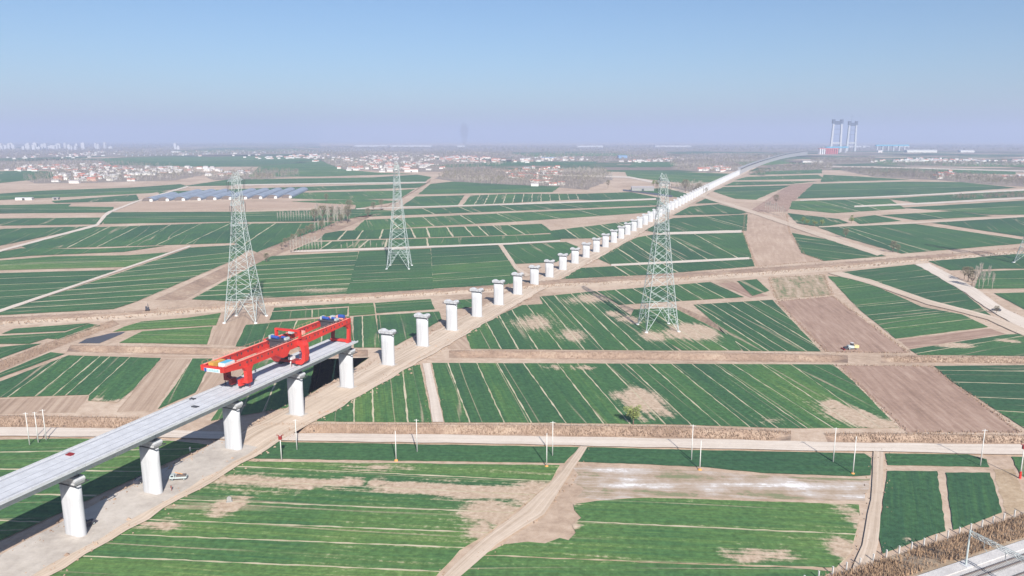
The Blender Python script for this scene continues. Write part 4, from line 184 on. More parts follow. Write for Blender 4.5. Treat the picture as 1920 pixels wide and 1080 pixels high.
M['wallw'] = plain('whitewashed wall', (.56, .54, .51), .85, .1, .3)
M['wallb'] = plain('brick wall', (.42, .27, .21), .85, .15, .3)
M['roof_red'] = plain('red tiles', (.40, .155, .115), .8, .2, .5)
M['roof_grey'] = plain('grey tiles', (.34, .31, .31), .8, .18, .5)
M['roof_white'] = plain('pale sheet roof', (.5, .5, .5), .7, .14, .4)
M['roof_blue'] = plain('blue sheet roof', (.16, .26, .40), .6, .12, .4)
M['film'] = plain('greenhouse film', (.235, .27, .325), .55, .25, .08, spec=.2)
M['bark'] = plain('pale bark', (.46, .42, .36), .9, .2, 1.)
M['bark_dark'] = plain('brown bark', (.17, .125, .095), .9, .2, 1.)
M['twig'] = plain('bare twigs', (.205, .175, .15), .95, .35, .1)
M['bark_grey'] = plain('pale grey branches', (.36, .32, .28), .95, .2, .1)
M['twig_olive'] = plain('budding twigs', (.185, .165, .105), .95, .35, .2)
M['leaf'] = plain('willow leaves', (.25, .29, .10), .8, .35, .5)
M['leaf_dark'] = plain('evergreen leaves', (.055, .085, .045), .8, .35, .4)
M['straw'] = plain('dry reeds', (.30, .212, .152), .95, .35, .25)
M['brush'] = plain('dry brush', (.33, .225, .145), .95, .4, .25)
M['bridge'] = plain('bridge concrete', (.40, .405, .42), .8, .05, .05)
M['bridge_steel'] = plain('tower cap steel', (.05, .065, .10), .7, .1, .05)
M['bridge_red'] = plain('red falsework', (.52, .13, .12), .7, .15, .05)
M['bridge_blue'] = plain('blue steel girder', (.08, .30, .45), .6, .1, .05)
M['city'] = plain('pale tower block', (.44, .44, .46), .8, .1, .02)
M['stone'] = plain('grey stone', (.27, .265, .255), .9, .15, 1.)
M['rail'] = plain('rail steel', (.13, .105, .095), .5, .15, 1.)
M['skin'] = plain('skin', (.42, .26, .19), .7, .05, 3.)
M['cloth_dark'] = plain('dark cloth', (.05, .05, .065), .9, .2, 3.)
M['cloth_red'] = plain('maroon cloth', (.22, .06, .05), .9, .2, 3.)
M['cloth_white'] = plain('white cloth', (.7, .7, .7), .9, .1, 3.)
mw, nt, b = nodes('pond water'); b.inputs['Base Color'].default_value = (.06, .052, .05, 1); b.inputs['Roughness'].default_value = .4
b.inputs['Specular IOR Level'].default_value = .5; bump(nt, b, noise(nt, pos(nt), .8, 3), .15, .1); M['water'] = mw
# nursery and salty bare ground
mn, nt, b = nodes('nursery rows'); p_ = pos(nt)
uv = nd(nt, 'ShaderNodeUVMap', uv_map='row').outputs[0]
s = noise(nt, vscale(nt, uv, (.30, .03, 1)), 1., 3, .6); s2 = noise(nt, p_, .25, 5, .75)
c = ramp(nt, mth(nt, 'ADD', mth(nt, 'MULTIPLY', s, .5), mth(nt, 'MULTIPLY', s2, .5)), [(.4, (.13, .16, .075)), (.5, (.33, .25, .17)), (.62, (.46, .37, .28))])
nt.links.new(c, b.inputs['Base Color']); M['plot3'] = mn
ms, nt, b = nodes('salty bare soil'); p_ = pos(nt)
uv = nd(nt, 'ShaderNodeUVMap', uv_map='row').outputs[0]
s = noise(nt, vscale(nt, uv, (.11, .010, 1)), 1., 6, .75, .6); s2 = noise(nt, p_, .07, 6, .75)
f = mth(nt, 'ADD', mth(nt, 'MULTIPLY', s, .6), mth(nt, 'MULTIPLY', s2, .4)); f = mth(nt, 'ADD', mth(nt, 'MULTIPLY', mth(nt, 'SUBTRACT', f, .5), 1.5), .5)
c = ramp(nt, f, [(.38, (.19, .20, .11)), (.44, (.33, .25, .18)), (.51, (.40, .325, .265)), (.57, (.46, .41, .37)), (.63, (.68, .66, .65))])
nt.links.new(c, b.inputs['Base Color']); M['plot4'] = ms
M['plot5'] = M['dry_grass']

# ------------------------------------------------------------------ mesh helpers
class MB:
    def __init__(s): s.v = []; s.f = []
    def box(s, x0, x1, y0, y1, z0, z1):
        k = len(s.v)
        s.v += [(x, y, z) for z in (z0, z1) for x, y in ((x0, y0), (x1, y0), (x1, y1), (x0, y1))]
        s.f += [(k, k+3, k+2, k+1), (k+4, k+5, k+6, k+7)] + [(k+i, k+(i+1) % 4, k+4+(i+1) % 4, k+4+i) for i in range(4)]
        return s
    def prism(s, poly, axis, a, b):          # polygon in the two other axes, extruded along axis
        k = len(s.v); n = len(poly)
        for t in (a, b):
            for (p, q) in poly:
                s.v.append((t, p, q) if axis == 'x' else (p, t, q) if axis == 'y' else (p, q, t))
        s.f += [tuple(range(k, k+n)), tuple(range(k+2*n-1, k+n-1, -1))] + [(k+(i+1) % n, k+i, k+n+i, k+n+(i+1) % n) for i in range(n)]
        return s
    def bar(s, a, b, r, n=4, r2=None):
        a = Vector(a); b = Vector(b); d = (b - a)
        if d.length < 1e-6: return s
        q = d.to_track_quat('Z', 'Y'); k = len(s.v); r2 = r if r2 is None else r2
        for (c, rr) in ((a, r), (b, r2)):
            for i in range(n):
                t = 2*math.pi*(i+.5)/n
                s.v.append(tuple(c + q @ Vector((math.cos(t)*rr, math.sin(t)*rr, 0))))
        s.f += [tuple(range(k+n-1, k-1, -1)), tuple(range(k+n, k+2*n))] + [(k+i, k+(i+1) % n, k+n+(i+1) % n, k+n+i) for i in range(n)]
        return s
    def lathe(s, prof, n=12, cx=0, cy=0):     # prof: (r, z)
        k = len(s.v)
        for r, z in prof:
            for i in range(n):
                t = 2*math.pi*i/n; s.v.append((cx+r*math.cos(t), cy+r*math.sin(t), z))
        for j in range(len(prof)-1):
            for i in range(n):
                a = k+j*n+i; b_ = k+j*n+(i+1) % n; s.f.append((a, b_, b_+n, a+n))
        s.f += [tuple(range(k+n-1, k-1, -1)), tuple(range(k+(len(prof)-1)*n, k+len(prof)*n))]
        return s
    def tri(s, a, b, c):
        k = len(s.v); s.v += [tuple(a), tuple(b), tuple(c)]; s.f.append((k, k+1, k+2)); return s
    def mesh(s, name, mat, smooth=False):
        me = bpy.data.meshes.new(name); me.from_pydata(s.v, [], s.f); me.update()
        if mat: me.materials.append(M[mat])
        if smooth:
            me.polygons.foreach_set('use_smooth', [True]*len(me.polygons))
        return me
    def build(s, name, mat, parent=None, smooth=False, **kw):
        return ob(name, s.mesh(name, mat, smooth), parent, **kw)
def ob(name, me, parent=None, loc=None, rz=0., label=None, cat=None, group=None, kind=None, scale=None):
    o = bpy.data.objects.new(name, me); col.objects.link(o)
    if parent: o.parent = parent
    if loc is not None: o.location = loc
    if rz: o.rotation_euler = (0, 0, rz)
    if scale is not None: o.scale = scale if not isinstance(scale, float) else (scale,)*3
    if label: o['label'] = label
    if cat: o['category'] = cat
    if group: o['group'] = group
    if kind: o['kind'] = kind
    return o
def thing(name, loc, rz, label, cat, group=None, scale=None):
    return ob(name, None, None, loc, rz, label, cat, group, None, scale)
def V2(a, b): return Vector((b[0]-a[0], b[1]-a[1]))

# ------------------------------------------------------------------ polygon tools
def clip(poly, p0, d, off, sign):
    """keep the part of poly where sign*cross(d, p-p0) >= off"""
    n = (-d[1]*sign, d[0]*sign)
    f = lambda p: (p[0]-p0[0])*n[0] + (p[1]-p0[1])*n[1] - off
    out = []
    for i in range(len(poly)):
        a, b_ = poly[i-1], poly[i]; fa, fb = f(a), f(b_)
        if (fa >= 0) != (fb >= 0):
            t = fa/(fa-fb); out.append((a[0]+(b_[0]-a[0])*t, a[1]+(b_[1]-a[1])*t))
        if fb >= 0: out.append(b_)
    return out
def area(p): return .5*sum(p[i-1][0]*p[i][1]-p[i][0]*p[i-1][1] for i in range(len(p)))
def inside(p, poly):
    r = False
    for i in range(len(poly)):
        a, b_ = poly[i-1], poly[i]
        if (a[1] > p[1]) != (b_[1] > p[1]) and p[0] < (b_[0]-a[0])*(p[1]-a[1])/(b_[1]-a[1])+a[0]: r = not r
    return r
def in_poly(poly):
    xs = [q[0] for q in poly]; ys = [q[1] for q in poly]
    while True:
        p = (U(min(xs), max(xs)), U(min(ys), max(ys)))
        if inside(p, poly): return p
def outset(poly, o):
    if area(poly) < 0: poly = poly[::-1]
    n = len(poly); out = []
    for i in range(n):
        a, p, c = poly[i-1], poly[i], poly[(i+1) % n]
        e0 = V2(a, p).normalized(); e1 = V2(p, c).normalized(); n0 = Vector((e0.y, -e0.x)); n1 = Vector((e1.y, -e1.x))
        m_ = n0+n1; L = m_.length_squared
        m_ = m_*(2/max(L, .8)); out.append((p[0]+m_.x*o, p[1]+m_.y*o))
    return out
def sheet(name, poly, z, mat, parent=None, row=None, step=None, jit=0., bare=None, **kw):
    cy = sum(q[1] for q in poly)/len(poly)
    step = step or max(4., cy/45)
    if area(poly) < 0: poly = poly[::-1]
    bd = []
    for i in range(len(poly)):
        a, b_ = poly[i-1], poly[i]; L = math.dist(a, b_); n = max(1, int(L/(step*.6)))
        nx, ny = (-(b_[1]-a[1])/max(L, 1e-6), (b_[0]-a[0])/max(L, 1e-6))
        for k in range(n):
            t = k/n; j = U(-jit, jit) if k else U(-jit, jit)*.4
            bd.append((a[0]+(b_[0]-a[0])*t+nx*j, a[1]+(b_[1]-a[1])*t+ny*j))
    pts = [Vector(q) for q in bd]; nb = len(pts)
    xs = [q[0] for q in bd]; ys = [q[1] for q in bd]
    if bare is not None:
        y = min(ys)+step*.5
        while y < max(ys):
            x = min(xs)+step*.5
            while x < max(xs):
                q = (x+U(-.3, .3)*step, y+U(-.3, .3)*step)
                if inside(q, bd): pts.append(Vector(q))
                x += step
            y += step
    r = delaunay_2d_cdt(pts, [(i, (i+1) % nb) for i in range(nb)], [], 1, 1e-4)
    vs = [(v.x, v.y, z) for v in r[0]]
    me = bpy.data.meshes.new(name); me.from_pydata(vs, [], [tuple(f) for f in r[2]]); me.update()
    me.materials.append(M[mat])
    if row:
        d = V2(*row).normalized()
        uv = me.uv_layers.new(name='row')
        off = U(0, 500)
        dat = []
        for lp in me.loops:
            v = vs[lp.vertex_index]; dat += [v[0]*d.y - v[1]*d.x + off, v[0]*d.x + v[1]*d.y + off]
        uv.data.foreach_set('uv', dat)
    if bare is not None:
        at = me.attributes.new('bare', 'FLOAT', 'POINT'); w = []
        for v in vs:
            k = 0.
            for (bx, by, rx, ry, s_) in BARE:
                dx = (v[0]-bx)/rx; dy = (v[1]-by)/ry; q = dx*dx+dy*dy
                if q < 5: k = max(k, s_*math.exp(-q*.8))
            w.append(bare + k*1.3)
        at.data.foreach_set('value', w)
    return ob(name, me, parent, **kw)

# ------------------------------------------------------------------ setting: ground with ditches cut into it
def resample(pl, n):
    L = [0]
    for a, b_ in zip(pl, pl[1:]): L.append(L[-1]+math.dist(a, b_))
    out = []
    for i in range(n):
        t = L[-1]*i/(n-1); k = 0
        while k < len(L)-2 and L[k+1] < t: k += 1
        u = (t-L[k])/max(L[k+1]-L[k], 1e-9)
        out.append((pl[k][0]+(pl[k+1][0]-pl[k][0])*u, pl[k][1]+(pl[k+1][1]-pl[k][1])*u))
    return out
big = [(-45000, -400), (45000, -400), (45000, 60000), (-45000, 60000)]
pts = [Vector(q) for q in big]; edges = [(0, 1), (1, 2), (2, 3), (3, 0)]; holes = []
for (a, b_, dep, reeds) in DITCHES:
    ring = a + b_[::-1]; k = len(pts); pts += [Vector(q) for q in ring]
    edges += [(k+i, k+(i+1) % len(ring)) for i in range(len(ring))]; holes.append(ring)
r = delaunay_2d_cdt(pts, edges, [], 1, 1e-4)
gv = [(v.x, v.y, 0.) for v in r[0]]
gf = []
for f in r[2]:
    c_ = (sum(gv[i][0] for i in f)/3, sum(gv[i][1] for i in f)/3)
    if not any(inside(c_, h) for h in holes): gf.append(tuple(f))
me = bpy.data.meshes.new('ground'); me.from_pydata(gv, [], gf); me.update(); me.materials.append(M['soil'])
ob('ground', me, kind='structure')

reed = MB(); reed_near = []
def tuft(mb, x, y, z, h, n=3, w=.35):
    for k in range(n):
        t = U(0, math.pi); c_, s_ = math.cos(t)*w*U(.6, 1.2), math.sin(t)*w*U(.6, 1.2)
        lx, ly = U(-.22, .22)*h, U(-.22, .22)*h; hh = h*U(.6, 1.1)
        mb.tri((x-c_, y-s_, z), (x+c_, y+s_, z), (x+lx, y+ly, z+hh))
for (a, b_, dep, reeds) in DITCHES:
    L = sum(math.dist(p, q) for p, q in zip(a, a[1:])); n = max(12, int(L/3.5))
    A, B = resample(a, n), resample(b_, n)
    prof = [(0, 0), (.06, .25), (.14, .30), (.24, -.1), (.44, -dep*.75), (.58, -dep), (.72, -dep), (.84, -dep*.55), (.94, .12), (1, 0)]
    vs, fs = [], []
    for i in range(n):
        for j, (t, z) in enumerate(prof):
            jj = 0 if j in (0, len(prof)-1) or i in (0, n-1) else 1
            tt = t + U(-.025, .025)*jj
            e = min(i, n-1-i); zz = z*min(1, e/2.) if jj else 0
            vs.append((A[i][0]+(B[i][0]-A[i][0])*tt, A[i][1]+(B[i][1]-A[i][1])*tt, zz + U(-.08, .08)*jj*min(1, e)))
    m_ = len(prof)
    for i in range(n-1):
        for j in range(m_-1):
            fs.append((i*m_+j, (i+1)*m_+j, (i+1)*m_+j+1, i*m_+j+1))
    me = bpy.data.meshes.new('ditch'); me.from_pydata(vs, [], fs); me.update(); me.materials.append(M['bank'])
    ob('ditch', me, kind='structure')
    cy = sum(q[1] for q in a)/len(a)
    nt_ = int(min(22000, L*34*reeds) if cy < 330 else L*8*reeds if cy < 700 else 0)
    for k in range(nt_):
        i = U(0, n-1.001); i0 = int(i); u = i-i0; t = min(.97, max(.02, random.gauss(.38, .18)))
        ax = A[i0][0]+(A[i0+1][0]-A[i0][0])*u; ay = A[i0][1]+(A[i0+1][1]-A[i0][1])*u
        bx = B[i0][0]+(B[i0+1][0]-B[i0][0])*u; by = B[i0][1]+(B[i0+1][1]-B[i0][1])*u
        z = 0
        for (t0, z0), (t1, z1) in zip(prof, prof[1:]):
            if t0 <= t <= t1: z = z0+(z1-z0)*(t-t0)/(t1-t0)
        tuft(reed, ax+(bx-ax)*t, ay+(by-ay)*t, z-.1, U(.5, 1.3), 2, .10)
reed.build('reed_bed', 'straw', kind='stuff', label='dry straw coloured reeds growing along the ditches', cat='reeds')

for (a, b_, h) in DIKES:
    L = sum(math.dist(p, q) for p, q in zip(a, a[1:])); n = int(L/5); A, B = resample(a, n), resample(b_, n)
    prof = [(0, -.05), (.12, .5), (.25, h), (.45, h*.92), (.62, h*.55), (.8, .3), (1, -.05)]
    vs, fs = [], []; m_ = len(prof)
    for i in range(n):
        for j, (t, z) in enumerate(prof):
            jj = 0 if j in (0, m_-1) else 1
            vs.append((A[i][0]+(B[i][0]-A[i][0])*(t+U(-.03, .03)*jj), A[i][1]+(B[i][1]-A[i][1])*(t+U(-.03, .03)*jj), z+U(-.15, .15)*jj))
    for i in range(n-1):
        for j in range(m_-1): fs.append((i*m_+j, (i+1)*m_+j, (i+1)*m_+j+1, i*m_+j+1))
    me = bpy.data.meshes.new('dike'); me.from_pydata(vs, [], fs); me.update(); me.materials.append(M['bank']); me.materials.append(M['track'])
    for i, pl_ in enumerate(me.polygons): pl_.material_index = 1 if i % (m_-1) in (4, 5) else 0
    ob('dike', me, kind='structure')

for k, (nm, a, b_, kd) in enumerate(TRACKS):
    L = sum(math.dist(p, q) for p, q in zip(a, a[1:])); n = max(8, int(L/8)); A, B = resample(a, n), resample(b_, n)
    w = math.dist(A[n//2], B[n//2])
    J = lambda: U(-.05, .05)
    vs, fs = [], []; z = (.47 if nm == 'gravel_road' else .36) + .004*k
    for i in range(n):
        j0, j1 = J(), J()
        for t in (j0, .5, 1+j1):
            vs.append((A[i][0]+(B[i][0]-A[i][0])*t, A[i][1]+(B[i][1]-A[i][1])*t, z))
    for i in range(n-1):
        for j in range(2): fs.append((i*3+j, (i+1)*3+j, (i+1)*3+j+1, i*3+j+1))
    me = bpy.data.meshes.new(nm); me.from_pydata(vs, [], fs); me.update(); me.materials.append(M[('gravel', 'track', 'water')[kd]])
    uv = me.uv_layers.new(name='row'); dat = []
    for lp in me.loops:
        i, j = divmod(lp.vertex_index, 3); dat += [j*w/2, i*L/(n-1)]
    uv.data.foreach_set('uv', dat)
    ob(nm, me, kind='structure')

for k, (poly, kd, row) in enumerate(PLOTS):
    sheet('dry_grass_verge' if kd == 5 else 'ploughed_field', poly, .028+.001*k, 'plot%d' % kd, row=row, jit=.4, kind='structure')
sheet('pond', POND, .07, 'water', jit=.5, kind='structure')

# wheat fields, one sheet for each plot between the baulks
for fi, (poly, divs, tone, bare, gap, row) in enumerate(FIELDS):
    fz = .20+.0013*fi; pitch = .105/max(1., sum(q[1] for q in poly)/len(poly)/380)
    cx = sum(q[0] for q in poly)/len(poly); cy = sum(q[1] for q in poly)/len(poly)
    if cy > 330: poly = outset(poly, min(5.5, (cy-330)/110))
    if row is None:
        if divs: row = divs[0]
        else:
            row = max(((poly[i-1], poly[i]) for i in range(len(poly))), key=lambda e: math.dist(*e))
    pieces = [poly]
    if divs:
        lines = []
        for i, (p0, p1) in enumerate(divs):
            d = V2(p0, p1).normalized(); mid = lambda s: ((s[0][0]+s[1][0])/2, (s[0][1]+s[1][1])/2)
            if len(divs) > 1:
                o_ = mid(divs[i+1]) if i < len(divs)-1 else mid(divs[i-1]); sg = d.x*(o_[1]-p0[1]) - d.y*(o_[0]-p0[0])
                if i == len(divs)-1: sg = -sg
            else: sg = 1
            lines.append((p0, d, 1 if sg > 0 else -1))
        pieces = []
        for i in range(len(lines)+1):
            q = poly
            if i > 0: q = clip(q, lines[i-1][0], lines[i-1][1], gap/2, lines[i-1][2])
            if i < len(lines) and len(q) > 2: q = clip(q, lines[i][0], lines[i][1], gap/2, -lines[i][2])
            if len(q) > 2 and abs(area(q)) > 6: pieces.append(q)
    jit = min(1.2, .2*max(1, cy/350))
    if len(pieces) == 1:
        o = sheet('wheat_field', pieces[0], fz, 'crop', None, row, None, jit, bare, kind='structure'); o['tone'] = tone + U(-.05, .05); o['pitch'] = pitch; o['lines'] = 0. if tone <= .15 and cy < 230 else 1.
    else:
        root = ob('wheat_field', None, None, None, kind='structure')
        sheet('grass_baulk', poly, fz-.06, 'baulk', root, row, None, jit)
        for q in pieces:
            o = sheet('crop_strip', q, fz, 'crop', root, row, None, jit, bare); o['tone'] = tone + U(-.1, .14); o['pitch'] = pitch; o['lines'] = 0. if tone <= .15 and cy < 230 else 1.

# ------------------------------------------------------------------ the railway line under construction
C0 = Vector((-109.26, 171.57)); DV = Vector((.35846, .93355))
axis = [tuple(C0+DV*s) for s in (-90, 0, 200, 421)] + LINE[2:]
def axis_at():                                    # fine polyline with running length from C0
    out = [(-90., Vector(axis[0]))]; s = -90.
    fine = []
    n = len(axis)
    for i in range(n-1):
        p0, p1, p2, p3 = (Vector(axis[max(0, min(n-1, k))]) for k in (i-1, i, i+1, i+2))
        for k in range(20):
            t = k/20
            if i < 2: fine.append(p1.lerp(p2, t))
            else:
                m1 = (p2-p0)*.5*((p2-p1).length/max((p1-p0).length*.5+(p2-p1).length*.5, 1)); m2 = (p3-p1)*.5*((p2-p1).length/max((p3-p2).length*.5+(p2-p1).length*.5, 1))
                fine.append(p1*(2*t**3-3*t*t+1)+m1*(t**3-2*t*t+t)+p2*(-2*t**3+3*t*t)+m2*(t**3-t*t))
    fine.append(Vector(axis[-1]))
    out = [(-90., fine[0])]
    for a, b_ in zip(fine, fine[1:]): out.append((out[-1][0]+(b_-a).length, b_))
    return out
AX = axis_at()
def on_axis(s):
    lo, hi = 0, len(AX)-1
    while hi-lo > 1:
        m_ = (lo+hi)//2
        if AX[m_][0] <= s: lo = m_
        else: hi = m_
    (s0, a), (s1, b_) = AX[lo], AX[hi]
    d = (b_-a).normalized(); return a + d*(s-s0), d
def heading(d): return -math.atan2(d.x, d.y)
S_END = AX[-1][0]

# haul road along the piers
def strip_along(name, s0, s1, l0, l1, z, mat, ds=6., jit=.8):
    vs, fs = [], []; s = s0; n = 0
    while s <= s1:
        p, d = on_axis(s); nn = Vector((d.y, -d.x)); g_ = (1+max(0, s-400)/700)
        a = p+nn*(l0+U(-jit, jit)); b_ = p+nn*(l1+U(-jit, jit)); m_ = (a+b_)/2
        vs += [(a.x, a.y, z), (m_.x, m_.y, z), (b_.x, b_.y, z)]; n += 1; s += ds*g_
    for i in range(n-1):
        for j in range(2): fs.append((i*3+j, i*3+j+1, (i+1)*3+j+1, (i+1)*3+j))
    me = bpy.data.meshes.new(name); me.from_pydata(vs, [], fs); me.update(); me.materials.append(M[mat])
    uv = me.uv_layers.new(name='row'); dat = []
    for lp in me.loops:
        i, j = divmod(lp.vertex_index, 3); dat += [j*(l1-l0)/2, i*ds]
    uv.data.foreach_set('uv', dat)
    return ob(name, me, kind='structure')
strip_along('haul_road', -60, 2600, -7.5, 10.5, .485, 'track')
strip_along('hardstanding', -60, 62, -8.5, 7.0, .50, 'hardstand')

DECK = 19.8
PIER_S = [-32.7, 0, 24.2] + [24.2+32.3*k for k in range(1, 150)]
def pier_h(s):
    return 16.3 if s < 250 else max(13.2, 16.3-(s-250)/40.) if s < 400 else 13.2
def stadium(hw, hd, n=6):
    r_ = hd; pts_ = []
    for cx, a0 in ((hw-r_, -math.pi/2), (-(hw-r_), math.pi/2)):
        for i in range(n+1):
            t = a0+math.pi*i/n; pts_.append((cx+r_*math.cos(t), r_*math.sin(t)))
    return pts_
def pier_meshes(h):
    sh = MB(); n = 6; lv = [(-.5, 3.05, 1.25), (h-6, 3.05, 1.25), (h-2.0, 3.05, 1.25)]
    rings = [stadium(w, d_, n) for z, w, d_ in lv]; m_ = len(rings[0])
    for (z, w, d_), rg in zip(lv, rings): sh.v += [(x, y, z) for x, y in rg]
    for j in range(len(lv)-1):
        for i in range(m_): sh.f.append((j*m_+i, j*m_+(i+1) % m_, (j+1)*m_+(i+1) % m_, (j+1)*m_+i))
    sh.f.append(tuple(range((len(lv)-1)*m_, len(lv)*m_)))
    cp = MB(); z = h-2.0
    cp.prism([(-3.1, z), (-3.6, z+.9), (-3.7, z+1.4), (-3.1, z+1.95), (-1.9, z+2.0), (-.9, z+1.55), (0, z+1.25), (.9, z+1.55), (1.9, z+2.0), (3.1, z+1.95), (3.7, z+1.4), (3.6, z+.9), (3.1, z)][::-1], 'y', -1.45, 1.45)
    wk = MB()
    for x0, x1, y0, y1 in ((-4.3, 4.3, -2.1, -1.7), (-4.3, 4.3, 1.7, 2.1), (-4.3, -4.0, -1.7, 1.7), (4.0, 4.3, -1.7, 1.7)): wk.box(x0, x1, y0, y1, z+.35, z+.47)
    for x in (-4.25, -2.1, 0, 2.1, 4.25):
        for y in (-2.05, 2.05): wk.bar((x, y, z+.4), (x, y, z+1.45), .03, 3)
    for y in (-2.05, 2.05): wk.bar((-4.25, y, z+1.45), (4.25, y, z+1.45), .03, 3)
    ft = MB().box(-3.7, 3.7, -2.0, 2.0, -.4, .56)
    return sh.mesh('shaft', 'concrete', True), cp.mesh('cap', 'concrete'), wk.mesh('walkway', 'dark'), ft.mesh('pile_cap', 'hardstand')
def smooth_by_angle(me, deg=35):
    me.polygons.foreach_set('use_smooth', [True]*len(me.polygons))
PM = {}
ORD = ['first', 'second', 'third', 'fourth', 'fifth', 'sixth', 'seventh', 'eighth', 'ninth', 'tenth', 'eleventh', 'twelfth', 'thirteenth', 'fourteenth', 'fifteenth', 'sixteenth', 'seventeenth', 'eighteenth', 'nineteenth']
TENS = {20: 'twenty', 30: 'thirty', 40: 'forty', 50: 'fifty', 60: 'sixty', 70: 'seventy'}
def ordinal(k):
    if k <= 19: return ORD[k-1]
    t, u = k//10*10, k % 10
    return TENS[t]+'-'+ORD[u-1] if u else TENS[t][:-1]+'ieth'
FREE_END = 2050.
k_free = 0
bearing = MB().box(-.45, .45, -.45, .45, 0, .45).mesh('bearing', 'dark')
for i, s in enumerate(PIER_S):
    if s > FREE_END: break
    p, d = on_axis(s); h = round(pier_h(s)*2)/2 if s > 250 else 16.3
    if h not in PM: PM[h] = pier_meshes(h)
    grp = None
    if i == 0: lab = 'white concrete pier under the deck below the left edge'
    elif i <= 5: lab = 'white round-ended concrete pier, %s from the left under the finished deck' % ['leftmost', 'second', 'third', 'fourth', 'fifth'][i-1]
    else:
        k_free += 1
        if k_free <= 59: lab = 'bare white concrete pier, %s beyond the red gantry' % ordinal(k_free)
        else: lab = 'tiny distant bare pier in the dense row before the far deck'; grp = 'bare piers in a row'
    if i > 5 and not grp: grp = 'bare piers in a row'
    if 0 < i <= 5: grp = 'piers under the finished deck'
    t = thing('bridge_pier', (p.x, p.y, 0), heading(d), lab, 'pier', grp)
    sh, cp, wk, ft = PM[h]
    ob('shaft', sh, t); ob('cap', cp, t)
    if s < 700: ob('walkway', wk, t); ob('pile_cap', ft, t)
    if i <= 5:
        for x in (-2.5, 2.5): ob('bearing', bearing, t, (x, 0, h))

def span_parts(t, L, detail=True):
    z0 = DECK-3.05; y0, y1 = .06, L-.06
    MB().prism([(-6.1, DECK), (-6.1, DECK-.28), (-3.5, DECK-.62), (3.5, DECK-.62), (6.1, DECK-.28), (6.1, DECK)][::-1][::-1], 'y', y0, y1).build('deck_slab', 'deck', t)
    MB().prism([(-3.35, DECK-.6), (-2.7, z0), (2.7, z0), (3.35, DECK-.6)], 'y', y0, y1).build('box_beam', 'deck', t)
    for x, w, hh, mt in ((-6.0, .12, .38, 'concrete'), (6.0, .12, .38, 'concrete'), (-4.5, .14, .22, 'deck_line'), (4.5, .14, .22, 'deck_line'), (-1.1, .10, .06, 'deck_line'), (1.5, .10, .06, 'deck_line')):
        MB().box(x-w, x+w, y0, y1, DECK+.002, DECK+hh).build('edge_wall' if abs(x) > 5 else 'cable_trough_wall' if abs(x) > 4 else 'rail_seat', mt, t)
names_span = ['leftmost visible', 'short second', 'third', 'fourth', 'last']
for i in range(5):
    s0, s1 = PIER_S[i], PIER_S[i+1]; p, d = on_axis(s0)
    t = thing('viaduct_span', (p.x, p.y, 0), heading(d), 'pale concrete box girder span, ' + ['at the left edge of the picture', 'second from the left, above the leftmost pier', 'third from the left along the deck', 'between the third and fourth piers, below the gantry rear', 'last one, ending in mid air under the gantry front'][i], 'bridge span', 'finished deck spans')
    span_parts(t, s1-s0)
# left continuation, outside the frame
p, d = on_axis(-65.4); t = thing('viaduct_span', (p.x, p.y, 0), heading(d), 'pale concrete box girder span continuing beyond the left edge', 'bridge span', 'finished deck spans'); span_parts(t, 32.7)

# far finished viaduct
t = thing('far_viaduct', (*on_axis(FREE_END)[0], 0), 0, 'long pale finished viaduct curving towards the twin bridge towers', 'viaduct')
o0 = on_axis(FREE_END)[0]; s = FREE_END; k = 0
fp = MB().box(-3.2, 3.2, -1.3, 1.3, -.3, 14.5).mesh('pier', 'far_concrete')
while s < S_END-40:
    (a, d), (b_, _) = on_axis(s), on_axis(s+32.7); n_ = Vector((d.y, -d.x)); L = (b_-a).length
    zz = 15 + 9*max(0, (s-3300)/1700)
    g_ = MB().prism([(-6.1, zz+3), (-6.1, zz+2.7), (-3.3, zz+2.4), (-2.7, zz), (2.7, zz), (3.3, zz+2.4), (6.1, zz+2.7), (6.1, zz+3)][::-1], 'y', 0, L)
    o = g_.build('girder', 'far_concrete', t, loc=(a.x-o0.x, a.y-o0.y, 0), rz=heading(d))
    ob('pier', fp, t, (a.x-o0.x, a.y-o0.y, 0), heading(d), scale=(1, 1, zz/14.5)); s += 32.7; k += 1

